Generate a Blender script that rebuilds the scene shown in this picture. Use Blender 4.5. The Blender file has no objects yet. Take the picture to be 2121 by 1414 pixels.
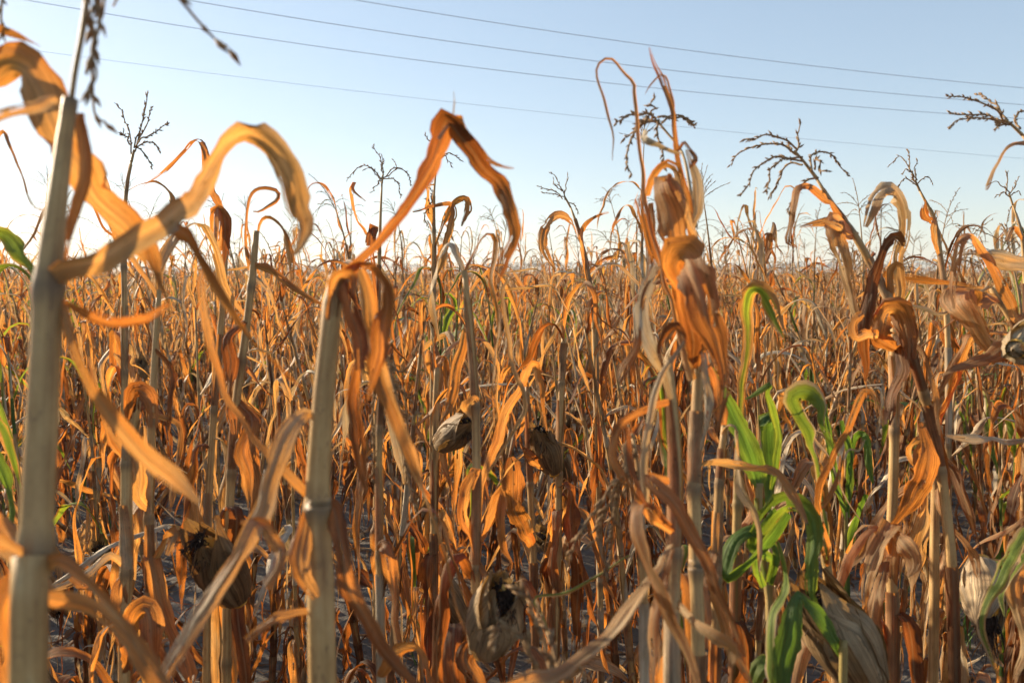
import bpy, math, random
import numpy as np
from mathutils import Vector

# ------------------------------------------------------------------ camera, sky, sun, exposure
scene = bpy.context.scene
COL = scene.collection
R = math.radians
W0, H0, LENS = 2121.0, 1414.0, 28.0
FPX = LENS / 36.0 * W0
PITCH = R(4.85)
CAM = np.array([0.0, 0.0, 1.45])
cam_d = bpy.data.cameras.new("camera"); cam = bpy.data.objects.new("camera", cam_d); COL.objects.link(cam)
cam_d.lens = LENS; cam_d.sensor_width = 36.0; cam_d.sensor_fit = 'HORIZONTAL'
cam_d.clip_start = 0.02; cam_d.clip_end = 5000
cam.location = CAM; cam.rotation_euler = (R(90) - PITCH, 0, 0)
cam_d.dof.use_dof = True; cam_d.dof.focus_distance = 1.9; cam_d.dof.aperture_fstop = 7.2
scene.camera = cam

SUN_AZ = R(-57)      # left of the view direction (+Y)
SUN_EL = R(19)
world = bpy.data.worlds.new("World"); scene.world = world; world.use_nodes = True
nt = world.node_tree; nt.nodes.clear()
sky = nt.nodes.new('ShaderNodeTexSky'); sky.sky_type = 'NISHITA'; sky.sun_disc = False
sky.sun_elevation = SUN_EL; sky.sun_rotation = SUN_AZ
sky.altitude = 100; sky.air_density = 1.0; sky.dust_density = 0.35; sky.ozone_density = 1.6
bg = nt.nodes.new('ShaderNodeBackground'); bg.inputs['Strength'].default_value = 0.15
wo = nt.nodes.new('ShaderNodeOutputWorld')
hs = nt.nodes.new('ShaderNodeHueSaturation'); hs.inputs['Saturation'].default_value = 1.0; hs.inputs['Value'].default_value = 1.0
tint = nt.nodes.new('ShaderNodeMix'); tint.data_type = 'RGBA'; tint.blend_type = 'MULTIPLY'; tint.inputs[0].default_value = 1; tint.inputs[7].default_value = (.94, .965, .995, 1)
gam = nt.nodes.new('ShaderNodeGamma'); gam.inputs['Gamma'].default_value = .6
nt.links.new(sky.outputs[0], gam.inputs['Color']); nt.links.new(gam.outputs[0], hs.inputs['Color']); nt.links.new(hs.outputs[0], tint.inputs[6]); nt.links.new(tint.outputs[2], bg.inputs[0]); nt.links.new(bg.outputs[0], wo.inputs[0])

sun_d = bpy.data.lights.new("sun", 'SUN'); sun = bpy.data.objects.new("sun", sun_d); COL.objects.link(sun)
sun_d.energy = 5.0; sun_d.angle = R(0.55); sun_d.color = (1.0, 0.80, 0.56)
sdir = Vector((math.sin(SUN_AZ) * math.cos(SUN_EL), math.cos(SUN_AZ) * math.cos(SUN_EL), math.sin(SUN_EL)))
sun.rotation_euler = sdir.to_track_quat('Z', 'Y').to_euler()

scene.view_settings.view_transform = 'Standard'; scene.view_settings.look = 'None'
scene.view_settings.exposure = 1.22; scene.view_settings.gamma = 1.0
cy = scene.cycles
cy.use_denoising = True
cy.max_bounces = 8; cy.diffuse_bounces = 4; cy.glossy_bounces = 2; cy.transmission_bounces = 5
cy.transparent_max_bounces = 4; cy.sample_clamp_indirect = 8.0
cy.use_adaptive_sampling = True; cy.adaptive_threshold = 0.015

# ------------------------------------------------------------------ helpers
def nrm(v):
    v = np.asarray(v, float); n = np.linalg.norm(v, axis=-1, keepdims=True); return v / np.maximum(n, 1e-9)
AX_X = np.array([1.0, 0, 0]); AX_F = np.array([0, math.cos(PITCH), -math.sin(PITCH)]); AX_U = np.array([0, math.sin(PITCH), math.cos(PITCH)])
def P(px, py, d):
    """a spot of the photograph (2121 x 1414) at d metres in front of the lens, in metres"""
    return CAM + AX_X * ((px - W0/2) / FPX * d) - AX_U * ((py - H0/2) / FPX * d) + AX_F * d
def proj(p):
    q = np.asarray(p) - CAM; d = q @ AX_F
    return W0/2 + q @ AX_X / d * FPX, H0/2 - q @ AX_U / d * FPX, d

class MB:
    """collects faces with the vertex attributes st (across, along), rnd, grn"""
    def __init__(s): s.v = []; s.f = []; s.st = []; s.rnd = []; s.grn = []; s.mi = []; s.n = 0; s.mats = []
    def mat(s, m):
        if m not in s.mats: s.mats.append(m)
        return s.mats.index(m)
    def add(s, v, f, m, st=None, rnd=0.5, grn=0.0):
        v = np.asarray(v, float); k = len(v)
        s.v.append(v); i = s.mat(m)
        s.f.extend([tuple(a + s.n for a in q) for q in f]); s.mi.extend([i] * len(f))
        s.st.append(np.zeros((k, 3)) if st is None else st)
        s.rnd.append(np.full(k, rnd) if np.isscalar(rnd) else rnd); s.grn.append(np.full(k, grn) if np.isscalar(grn) else grn)
        s.n += k
    def mesh(s, name, origin=None):
        me = bpy.data.meshes.new(name)
        v = np.concatenate(s.v)
        if origin is not None: v = v - np.asarray(origin)
        me.from_pydata(v.tolist(), [], s.f)
        for m in s.mats: me.materials.append(m)
        me.polygons.foreach_set('material_index', s.mi)
        me.polygons.foreach_set('use_smooth', [True] * len(s.f))
        a = me.attributes.new('st', 'FLOAT_VECTOR', 'POINT'); a.data.foreach_set('vector', np.concatenate(s.st).ravel())
        a = me.attributes.new('rnd', 'FLOAT', 'POINT'); a.data.foreach_set('value', np.concatenate(s.rnd))
        a = me.attributes.new('grn', 'FLOAT', 'POINT'); a.data.foreach_set('value', np.concatenate(s.grn))
        me.update(); return me
    def obj(s, name, parent=None, origin=None):
        o = bpy.data.objects.new(name, s.mesh(name, origin)); COL.objects.link(o)
        if parent is not None: o.parent = parent
        return o

def tag(o, label=None, cat=None, group=None, kind=None):
    if label: o['label'] = label
    if cat: o['category'] = cat
    if group: o['group'] = group
    if kind: o['kind'] = kind
    return o
def empty(name, loc):
    o = bpy.data.objects.new(name, None); o.empty_display_size = 0.1; o.location = loc; COL.objects.link(o); return o

def spline(pts, n):
    """Catmull-Rom through the rows of pts (any columns), n samples evenly by length of the first three columns"""
    p = np.asarray(pts, float)
    if len(p) == 2: p = np.array([p[0], (p[0] + p[1]) / 2, p[1]])
    q = np.vstack([2*p[0] - p[1], p, 2*p[-1] - p[-2]])
    out = []
    for i in range(1, len(q) - 2):
        t = np.linspace(0, 1, 16, endpoint=False)[:, None]
        a, b, c, d = q[i-1], q[i], q[i+1], q[i+2]
        out.append(0.5 * (2*b + (c - a)*t + (2*a - 5*b + 4*c - d)*t*t + (3*b - a - 3*c + d)*t**3))
    out.append(p[-1:]); o = np.vstack(out)
    L = np.concatenate([[0], np.cumsum(np.linalg.norm(np.diff(o[:, :3], axis=0), axis=1))])
    s = np.linspace(0, L[-1], n)
    return np.stack([np.interp(s, L, o[:, k]) for k in range(o.shape[1])], 1)
def snoise(rng, n, knots, amp):
    k = rng.normal(0, 1, knots) * amp
    x = np.linspace(0, knots - 1, n); i = np.clip(x.astype(int), 0, knots - 2); t = x - i; t = t*t*(3 - 2*t)
    return k[i]*(1 - t) + k[i + 1]*t
def grid_faces(n, m):
    return [(i*m + j, i*m + j + 1, (i + 1)*m + j + 1, (i + 1)*m + j) for i in range(n - 1) for j in range(m - 1)]
def rot(v, ax, a):
    a = np.asarray(a)[..., None] if np.ndim(a) else a
    return v*np.cos(a) + np.cross(ax, v)*np.sin(a) + ax*(np.sum(ax*v, -1, keepdims=True))*(1 - np.cos(a))

def ribbon(mb, m, C, S, wid, curl, rng, cols=6, ragged=0.12, ripple=0.0, rnd=0.5, grn=0.0, rip_f=60.0, notch=0.03):
    """a leaf blade along the centre line C: side direction S, width wid, cross-section curled by curl radians"""
    n = len(C); T = nrm(np.gradient(C, axis=0)); S = nrm(S - T*np.sum(S*T, 1, keepdims=True)); N = np.cross(S, T)
    s = np.concatenate([[0], np.cumsum(np.linalg.norm(np.diff(C, axis=0), axis=1))])
    c = np.linspace(-1, 1, cols)
    curl = np.maximum(np.abs(curl), 0.05) * np.sign(curl + 1e-9)
    rag = np.ones((n, 2)) - np.abs(snoise(rng, n, max(4, n//2), ragged))[:, None]*rng.uniform(.3, 1, 2) - np.abs(rng.normal(0, ragged*.55, (n, 2)))
    for k in range(n):
        if rng.random() < notch: rag[k, rng.integers(2)] *= rng.uniform(.35, .75)
    rag = np.clip(rag, .25, 1.05)
    ph = rng.uniform(0, 6.28, 2)
    V = np.zeros((n, cols, 3)); st = np.zeros((n, cols, 3)); pf = rng.uniform(6, 11); pa = rng.uniform(.004, .018)*(cols > 6); kr = max(4, n//3)
    for j, cc in enumerate(c):
        side = rag[:, 0] if cc < 0 else rag[:, 1]
        a = cc * (1 - (1 - side)*abs(cc)**4) * curl / 2; Rr = wid / curl
        x = Rr*np.sin(a); z = Rr*(1 - np.cos(a))
        rp = ripple * wid * abs(cc)**1.5 * np.sin(s*rip_f + ph[0 if cc < 0 else 1] + 2*np.sin(s*23 + ph[1]))
        if cols > 4: rp = rp + wid*(pa*np.sin(cc*pf + ph[0]) + snoise(rng, n, kr, .026)) - wid*.045*(abs(cc) < .02)
        V[:, j] = C + S*x[:, None] + N*(z + rp)[:, None]
        st[:, j, 0] = cc*.5 + .5; st[:, j, 1] = s; st[:, j, 2] = s / max(s[-1], 1e-6)
    g = np.repeat(grn, cols) if np.ndim(grn) else grn
    F = grid_faces(n, cols)
    if cols >= 9 and notch > 0:                            # slits along the veins, shredded tip
        cut = set()
        for q in range(rng.integers(0, 4)):
            r0 = int(rng.uniform(.15, .9)*n); jj = int(rng.integers(1, cols - 2))
            for k in range(r0, min(n - 1, r0 + int(rng.integers(2, max(3, n//6))))): cut.add((k, jj))
        for jj in range(1, cols - 2):
            if rng.random() < .3:
                for k in range(int(n*rng.uniform(.78, .97)), n - 1): cut.add((k, jj))
        F = [f for q, f in enumerate(F) if (q//(cols - 1), q % (cols - 1)) not in cut]
    mb.add(V.reshape(-1, 3), F, m, st.reshape(-1, 3), rnd, g)

def tube(mb, m, C, rad, sides=8, rnd=0.5, grn=0.0, cap=True):
    C = np.asarray(C, float); n = len(C); T = nrm(np.gradient(C, axis=0)); rad = np.broadcast_to(rad, (n,))
    ref = np.array([1.0, 0, 0]) if abs(T[0][0]) < .8 else np.array([0, 1.0, 0])
    A = nrm(np.cross(T, ref)); B = np.cross(T, A)
    s = np.concatenate([[0], np.cumsum(np.linalg.norm(np.diff(C, axis=0), axis=1))])
    an = np.arange(sides)/sides*2*math.pi
    V = C[:, None] + (A[:, None]*np.cos(an)[None, :, None] + B[:, None]*np.sin(an)[None, :, None])*rad[:, None, None]
    st = np.zeros((n, sides, 3)); st[:, :, 0] = np.abs(np.arange(sides)/sides*2 - 1)[None]; st[:, :, 1] = s[:, None]
    f = [(i*sides + j, i*sides + (j + 1) % sides, (i + 1)*sides + (j + 1) % sides, (i + 1)*sides + j) for i in range(n - 1) for j in range(sides)]
    if cap: f += [tuple(range(sides))[::-1], tuple((n - 1)*sides + j for j in range(sides))]
    mb.add(V.reshape(-1, 3), f, m, st.reshape(-1, 3), rnd, np.repeat(grn, sides) if np.ndim(grn) else grn)

# ------------------------------------------------------------------ materials
def new_mat(name):
    m = bpy.data.materials.new(name); m.use_nodes = True; t = m.node_tree; t.nodes.clear()
    return m, t, (lambda k, **kw: mk(t, k, **kw)), t.links.new
def mk(t, kind, **kw):
    n = t.nodes.new(kind)
    for k, v in kw.items():
        if k.startswith('in_'): n.inputs[k[3:].replace('_', ' ')].default_value = v
        elif isinstance(getattr(n, k, None), (int, float, str, bool)) or hasattr(n, k): setattr(n, k, v)
    return n
def ramp(t, stops, interp='LINEAR'):
    n = t.nodes.new('ShaderNodeValToRGB'); e = n.color_ramp.elements; n.color_ramp.interpolation = interp
    while len(e) < len(stops): e.new(0.5)
    for x, (p, c) in zip(e, stops): x.position = p; x.color = (*c, 1) if len(c) == 3 else c
    return n
def math_n(t, op, a, b=None, c=None, clamp=False):
    n = t.nodes.new('ShaderNodeMath'); n.operation = op; n.use_clamp = clamp
    for i, x in enumerate((a, b, c)):
        if x is None: continue
        if isinstance(x, (int, float)): n.inputs[i].default_value = x
        else: t.links.new(x, n.inputs[i])
    return n.outputs[0]
def mixc(t, fac, a, b, mode='MIX'):
    n = t.nodes.new('ShaderNodeMix'); n.data_type = 'RGBA'; n.blend_type = mode
    for i, x in ((0, fac), (6, a), (7, b)):
        if isinstance(x, (int, float)): n.inputs[i].default_value = x
        elif isinstance(x, tuple): n.inputs[i].default_value = (*x, 1)
        else: t.links.new(x, n.inputs[i])
    return n.outputs[2]

def leaf_material(name, refl, trans, tmix=0.5, streak=0.34, seedw=0.34, rough=0.55, green=True):
    m, t, N, L = new_mat(name)
    st = mk(t, 'ShaderNodeAttribute', attribute_name='st'); rn = mk(t, 'ShaderNodeAttribute', attribute_name='rnd'); gr = mk(t, 'ShaderNodeAttribute', attribute_name='grn')
    oi = t.nodes.new('ShaderNodeObjectInfo'); sep = t.nodes.new('ShaderNodeSeparateXYZ'); L(st.outputs['Vector'], sep.inputs[0])
    o = math_n(t, 'MULTIPLY_ADD', oi.outputs['Random'], seedw, -seedw/2); r = math_n(t, 'ADD', rn.outputs['Fac'], o, clamp=True)
    seed = math_n(t, 'MULTIPLY', math_n(t, 'ADD', oi.outputs['Random'], rn.outputs['Fac']), 57.0)
    def noise(su, sv, detail=3, w=0.0, rough_=0.6):
        cb = t.nodes.new('ShaderNodeCombineXYZ')
        L(math_n(t, 'MULTIPLY', sep.outputs[0], su), cb.inputs[0]); L(math_n(t, 'MULTIPLY', sep.outputs[1], sv), cb.inputs[1]); L(math_n(t, 'ADD', seed, w), cb.inputs[2])
        n = t.nodes.new('ShaderNodeTexNoise'); n.inputs['Scale'].default_value = 1; n.inputs['Detail'].default_value = detail; n.inputs['Roughness'].default_value = rough_
        L(cb.outputs[0], n.inputs['Vector']); return n.outputs['Fac']
    vein = noise(30, 2.0, 3); fine = noise(90, 5.0, 2, 31.0); blotch = noise(2.2, 14, 4, 5.0); spot = noise(8, 85, 4, 11.0, .75); patch = noise(1.4, 9, 3, 23.0)
    rr = math_n(t, 'ADD', r, math_n(t, 'MULTIPLY_ADD', patch, 1.2, -.6), clamp=True)
    cr = ramp(t, refl); L(rr, cr.inputs[0]); ct = ramp(t, trans); L(rr, ct.inputs[0])
    def spread(x, lo, hi, a, b):
        k = t.nodes.new('ShaderNodeMapRange'); k.inputs[1].default_value = lo; k.inputs[2].default_value = hi; k.inputs[3].default_value = a; k.inputs[4].default_value = b; L(x, k.inputs[0]); return k.outputs[0]
    sv = math_n(t, 'MULTIPLY', spread(vein, .3, .7, 1 - streak, 1 + streak), spread(fine, .3, .7, .76, 1.24))
    sv = math_n(t, 'MULTIPLY', sv, spread(blotch, .28, .72, .55, 1.4))
    sp = t.nodes.new('ShaderNodeMapRange'); sp.inputs[1].default_value = .61; sp.inputs[2].default_value = .70; sp.inputs[3].default_value = 1; sp.inputs[4].default_value = .3; L(spot, sp.inputs[0])
    sv = math_n(t, 'MULTIPLY', sv, sp.outputs[0])
    mid = t.nodes.new('ShaderNodeMapRange'); mid.inputs[1].default_value = 0.02; mid.inputs[2].default_value = 0.07; L(math_n(t, 'ABSOLUTE', math_n(t, 'SUBTRACT', sep.outputs[0], .5)), mid.inputs[0])
    cb = t.nodes.new('ShaderNodeCombineColor')
    for k in range(3): L(sv, cb.inputs[k])
    a = mixc(t, 1.0, cr.outputs[0], cb.outputs[0], 'MULTIPLY'); b = mixc(t, 1.0, ct.outputs[0], cb.outputs[0], 'MULTIPLY')
    a = mixc(t, math_n(t, 'MULTIPLY_ADD', mid.outputs[0], -.35, .35), a, (.42, .32, .19))
    b = mixc(t, math_n(t, 'MULTIPLY_ADD', mid.outputs[0], -.5, .5), b, (.30, .13, .03))
    tipk = math_n(t, 'MULTIPLY', spread(sep.outputs[2], .7, 1.0, 0, .6), spread(blotch, .35, .6, 0, 1)); a = mixc(t, tipk, a, (.17, .115, .07)); b = mixc(t, tipk, b, (.22, .09, .03))
    if green:
        edge = math_n(t, 'MULTIPLY', math_n(t, 'ABSOLUTE', math_n(t, 'SUBTRACT', sep.outputs[0], .5)), 1.1)
        g = math_n(t, 'SUBTRACT', math_n(t, 'ADD', gr.outputs['Fac'], math_n(t, 'MULTIPLY_ADD', patch, 1.0, -.5)), edge)
        gm = t.nodes.new('ShaderNodeMapRange'); gm.inputs[1].default_value = .18; gm.inputs[2].default_value = .42; L(g, gm.inputs[0])
        gm2 = math_n(t, 'MULTIPLY', gm.outputs[0], math_n(t, 'GREATER_THAN', gr.outputs['Fac'], .05))
        ga = ramp(t, [(0, (.30, .26, .05)), (.55, (.14, .20, .045)), (1, (.085, .15, .045))]); L(g, ga.inputs[0])
        gb = ramp(t, [(0, (.60, .45, .03)), (.5, (.29, .34, .025)), (1, (.14, .24, .018))]); L(g, gb.inputs[0])
        vg = mixc(t, .75, (1, 1, 1), cb.outputs[0])
        a = mixc(t, gm2, a, mixc(t, 1.0, ga.outputs[0], vg, 'MULTIPLY')); b = mixc(t, gm2, b, mixc(t, 1.0, gb.outputs[0], vg, 'MULTIPLY'))
    bp = t.nodes.new('ShaderNodeBump'); bp.inputs['Strength'].default_value = .5; bp.inputs['Distance'].default_value = .0025
    L(math_n(t, 'ADD', vein, math_n(t, 'MULTIPLY', blotch, 1.4)), bp.inputs['Height'])
    pr = t.nodes.new('ShaderNodeBsdfPrincipled'); pr.inputs['Roughness'].default_value = rough; pr.inputs['Specular IOR Level'].default_value = .22
    L(a, pr.inputs['Base Color']); L(bp.outputs[0], pr.inputs['Normal'])
    tr = t.nodes.new('ShaderNodeBsdfTranslucent'); L(b, tr.inputs[0]); L(bp.outputs[0], tr.inputs['Normal'])
    ms = t.nodes.new('ShaderNodeMixShader'); L(math_n(t, 'MULTIPLY', spread(rr, 0, .45, .45, 1.0), tmix), ms.inputs[0]); L(pr.outputs[0], ms.inputs[1]); L(tr.outputs[0], ms.inputs[2])
    out = t.nodes.new('ShaderNodeOutputMaterial'); L(ms.outputs[0], out.inputs[0])
    return m

M_LEAF = leaf_material('dry_leaf',
    [(0, (.50, .43, .31)), (.3, (.40, .285, .155)), (.6, (.27, .16, .078)), (.85, (.15, .077, .036)), (1, (.085, .047, .026))],
    [(0, (.62, .42, .18)), (.3, (.80, .38, .085)), (.6, (.70, .245, .034)), (.85, (.42, .115, .017)), (1, (.26, .075, .012))], tmix=.48)
M_HUSK = leaf_material('dry_husk', [(0, (.36, .29, .19)), (.5, (.22, .15, .08)), (1, (.12, .07, .035))],
    [(0, (.7, .5, .22)), (.5, (.6, .32, .08)), (1, (.4, .17, .04))], tmix=.2, streak=.6, green=False)

def stalk_material():
    m, t, N, L = new_mat('dry_stalk')
    st = mk(t, 'ShaderNodeAttribute', attribute_name='st'); rn = mk(t, 'ShaderNodeAttribute', attribute_name='rnd'); gr = mk(t, 'ShaderNodeAttribute', attribute_name='grn')
    sep = t.nodes.new('ShaderNodeSeparateXYZ'); L(st.outputs['Vector'], sep.inputs[0]); oi = t.nodes.new('ShaderNodeObjectInfo')
    def noise(su, sv, w):
        cb = t.nodes.new('ShaderNodeCombineXYZ'); L(math_n(t, 'MULTIPLY', sep.outputs[0], su), cb.inputs[0]); L(math_n(t, 'MULTIPLY', sep.outputs[1], sv), cb.inputs[1])
        L(math_n(t, 'MULTIPLY_ADD', oi.outputs['Random'], 40.0, w), cb.inputs[2])
        n = t.nodes.new('ShaderNodeTexNoise'); n.inputs['Scale'].default_value = 1; n.inputs['Detail'].default_value = 4; n.inputs['Roughness'].default_value = .65; L(cb.outputs[0], n.inputs['Vector']); return n.outputs['Fac']
    v = noise(11, 3, 0); b = noise(2, 22, 7); sp = noise(10, 120, 13)
    c = ramp(t, [(.30, (.10, .05, .02)), (.42, (.30, .175, .068)), (.55, (.46, .30, .125)), (.74, (.60, .44, .22))])
    L(math_n(t, 'ADD', math_n(t, 'MULTIPLY', v, .55), math_n(t, 'MULTIPLY', b, .45)), c.inputs[0])
    k = t.nodes.new('ShaderNodeMapRange'); k.inputs[1].default_value = .60; k.inputs[2].default_value = .68; k.inputs[3].default_value = 0; k.inputs[4].default_value = .6; L(sp, k.inputs[0])
    col = mixc(t, k.outputs[0], c.outputs[0], (.16, .09, .05))
    col = mixc(t, rn.outputs['Fac'], col, (.13, .085, .05))          # dark rings at the nodes
    col = mixc(t, gr.outputs['Fac'], col, mixc(t, v, (.22, .24, .06), (.30, .17, .08)))
    bp = t.nodes.new('ShaderNodeBump'); bp.inputs['Strength'].default_value = .5; bp.inputs['Distance'].default_value = .002; L(v, bp.inputs['Height'])
    pr = t.nodes.new('ShaderNodeBsdfPrincipled'); pr.inputs['Roughness'].default_value = .5; pr.inputs['Specular IOR Level'].default_value = .35
    L(col, pr.inputs['Base Color']); L(bp.outputs[0], pr.inputs['Normal'])
    out = t.nodes.new('ShaderNodeOutputMaterial'); L(pr.outputs[0], out.inputs[0]); return m
M_STALK = stalk_material()

def plain(name, c0, c1, scale=40.0, rough=.7, trans=0.0, bump=0.0):
    m, t, N, L = new_mat(name)
    tc = t.nodes.new('ShaderNodeTexCoord'); n = t.nodes.new('ShaderNodeTexNoise'); n.inputs['Scale'].default_value = scale; n.inputs['Detail'].default_value = 4
    L(tc.outputs['Object'], n.inputs['Vector'])
    c = ramp(t, [(.3, c0), (.7, c1)]); L(n.outputs['Fac'], c.inputs[0])
    pr = t.nodes.new('ShaderNodeBsdfPrincipled'); pr.inputs['Roughness'].default_value = rough; pr.inputs['Specular IOR Level'].default_value = .3
    L(c.outputs[0], pr.inputs['Base Color'])
    if bump:
        bp = t.nodes.new('ShaderNodeBump'); bp.inputs['Strength'].default_value = bump; L(n.outputs['Fac'], bp.inputs['Height']); L(bp.outputs[0], pr.inputs['Normal'])
    out = t.nodes.new('ShaderNodeOutputMaterial'); last = pr.outputs[0]
    if trans:
        tr = t.nodes.new('ShaderNodeBsdfTranslucent'); L(c.outputs[0], tr.inputs[0]); ms = t.nodes.new('ShaderNodeMixShader'); ms.inputs[0].default_value = trans
        L(last, ms.inputs[1]); L(tr.outputs[0], ms.inputs[2]); last = ms.outputs[0]
    L(last, out.inputs[0]); return m
M_TASSEL = plain('dry_tassel', (.24, .14, .07), (.46, .32, .17), 180, .7, .4)
M_SILK = plain('dark_silk', (.018, .010, .007), (.05, .028, .018), 120, .8)
M_KERNEL = plain('maize_kernel', (.50, .24, .04), (.68, .40, .08), 60, .35)
M_GRASS = plain('green_grass', (.05, .11, .025), (.12, .20, .05), 9, .6, .35)
M_WIRE = plain('wire_metal', (.42, .48, .56), (.48, .54, .60), 2, .5)
M_TREES = plain('far_tree_foliage', (.03, .05, .03), (.055, .08, .045), .15, .9)

def ground_material():
    m, t, N, L = new_mat('dry_soil')
    tc = t.nodes.new('ShaderNodeTexCoord')
    def noise(s, d=6, r=.6):
        n = t.nodes.new('ShaderNodeTexNoise'); n.inputs['Scale'].default_value = s; n.inputs['Detail'].default_value = d; n.inputs['Roughness'].default_value = r; L(tc.outputs['Object'], n.inputs['Vector']); return n.outputs['Fac']
    a = noise(1.1); b = noise(14, 8, .7); g = noise(120, 3)
    vo = t.nodes.new('ShaderNodeTexVoronoi'); vo.feature = 'DISTANCE_TO_EDGE'; vo.inputs['Scale'].default_value = 7
    wp = mixc(t, .12, tc.outputs['Object'], mk(t, 'ShaderNodeTexNoise').outputs['Color']); L(wp, vo.inputs['Vector'])
    ck = t.nodes.new('ShaderNodeMapRange'); ck.inputs[1].default_value = 0; ck.inputs[2].default_value = .035; L(vo.outputs['Distance'], ck.inputs[0])
    c = ramp(t, [(.3, (.075, .068, .058)), (.5, (.13, .118, .102)), (.7, (.19, .175, .152))])
    L(math_n(t, 'ADD', math_n(t, 'MULTIPLY', a, .5), math_n(t, 'MULTIPLY', b, .5)), c.inputs[0])
    col = mixc(t, math_n(t, 'MULTIPLY_ADD', ck.outputs[0], -.35, .35), c.outputs[0], (.07, .06, .055))
    h = math_n(t, 'ADD', math_n(t, 'MULTIPLY', b, .6), math_n(t, 'MULTIPLY', g, .2)); h = math_n(t, 'ADD', h, math_n(t, 'MULTIPLY', ck.outputs[0], .18))
    bp = t.nodes.new('ShaderNodeBump'); bp.inputs['Strength'].default_value = .9; bp.inputs['Distance'].default_value = .04; L(h, bp.inputs['Height'])
    pr = t.nodes.new('ShaderNodeBsdfPrincipled'); pr.inputs['Roughness'].default_value = .9; pr.inputs['Specular IOR Level'].default_value = .2
    L(col, pr.inputs['Base Color']); L(bp.outputs[0], pr.inputs['Normal'])
    out = t.nodes.new('ShaderNodeOutputMaterial'); L(pr.outputs[0], out.inputs[0]); return m
M_SOIL = ground_material()

# ------------------------------------------------------------------ ground, far field, far wood
def vnoise(x, y, seed):
    """value noise on arrays"""
    xi = np.floor(x).astype(int); yi = np.floor(y).astype(int); fx = x - xi; fy = y - yi
    fx = fx*fx*(3 - 2*fx); fy = fy*fy*(3 - 2*fy)
    def h(a, b): return np.modf(np.abs(np.sin(a*127.1 + b*311.7 + seed*74.7)*43758.5453))[0]
    return (h(xi, yi)*(1 - fx) + h(xi + 1, yi)*fx)*(1 - fy) + (h(xi, yi + 1)*(1 - fx) + h(xi + 1, yi + 1)*fx)*fy
def soil_z(x, y):
    z = .05*(vnoise(x*1.3, y*1.3, 1) - .5) + .035*(vnoise(x*5, y*5, 2) - .5) + .02*(vnoise(x*14, y*14, 3) - .5)
    return z * np.clip((60 - np.hypot(x, y))/40, 0, 1)
xs = np.concatenate([-np.geomspace(3000, 6.2, 40), np.linspace(-6, 6, 240), np.geomspace(6.2, 3000, 40)])
ys = np.concatenate([[-3000, -300, -30, -8, -4, -2, 0, 1], np.linspace(1.2, 11, 220), np.geomspace(11.2, 3000, 50)])
gx, gy = np.meshgrid(xs, ys)
gm = MB(); gm.add(np.stack([gx, gy, soil_z(gx, gy)], -1).reshape(-1, 3), grid_faces(len(ys), len(xs)), M_SOIL)
tag(gm.obj('ground'), kind='structure')

# ------------------------------------------------------------------ maize pieces
def stalk(mb, pts, nodes=None, sides=9, grn=0.0, n=44, rng=None, tip_break=False):
    """pts rows x,y,z,radius; nodes: fractions along the length where a joint swells"""
    q = spline(pts, n)
    if nodes is not None:                     # put extra rings round the joints
        L = np.linspace(0, 1, n); ex = [L]
        for u in nodes: ex.append(np.clip(np.array([u - .008, u - .003, u, u + .003, u + .008]), 0, 1))
        u = np.unique(np.concatenate(ex)); q = np.stack([np.interp(u, L, q[:, k]) for k in range(4)], 1)
        ring = np.max([np.exp(-((u - k)/.0055)**2) for k in nodes], 0); q[:, 3] *= 1 + .22*ring; rn = ring*.75
    else: rn = np.zeros(len(q))
    tube(mb, M_STALK, q[:, :3], q[:, 3], sides, np.repeat(rn, sides), grn)
    return q

def sheath(mb, C, rad, rng, rnd, open_=2.2, m=None, grn=0.0, cols=8):
    """the dry leaf sheath round the stalk: part of a tube, gaping towards its top"""
    n = len(C); T = nrm(np.gradient(C, axis=0)); a0 = rng.uniform(0, 6.28)
    ref = np.array([1.0, 0, 0]); A = nrm(np.cross(T, ref)); B = np.cross(T, A)
    u = np.linspace(0, 1, n); V = np.zeros((n, cols, 3)); st = np.zeros((n, cols, 3))
    half = math.pi - .15 - open_*.5*u**1.5*rng.uniform(.3, 1)
    for j, c in enumerate(np.linspace(-1, 1, cols)):
        an = a0 + c*half; rr = rad*(1.10 + .13*u + .2*abs(c)**3*u*rng.uniform(.3, 1.6))
        if cols > 6: rr = rr + rad*snoise(rng, n, 4, .05)*u
        V[:, j] = C + A*(np.cos(an)*rr)[:, None] + B*(np.sin(an)*rr)[:, None]; st[:, j, 0] = c*.5 + .5; st[:, j, 1] = u*.15; st[:, j, 2] = u
    mb.add(V.reshape(-1, 3), grid_faces(n, cols), m or M_LEAF, st.reshape(-1, 3), rnd, grn)

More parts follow.
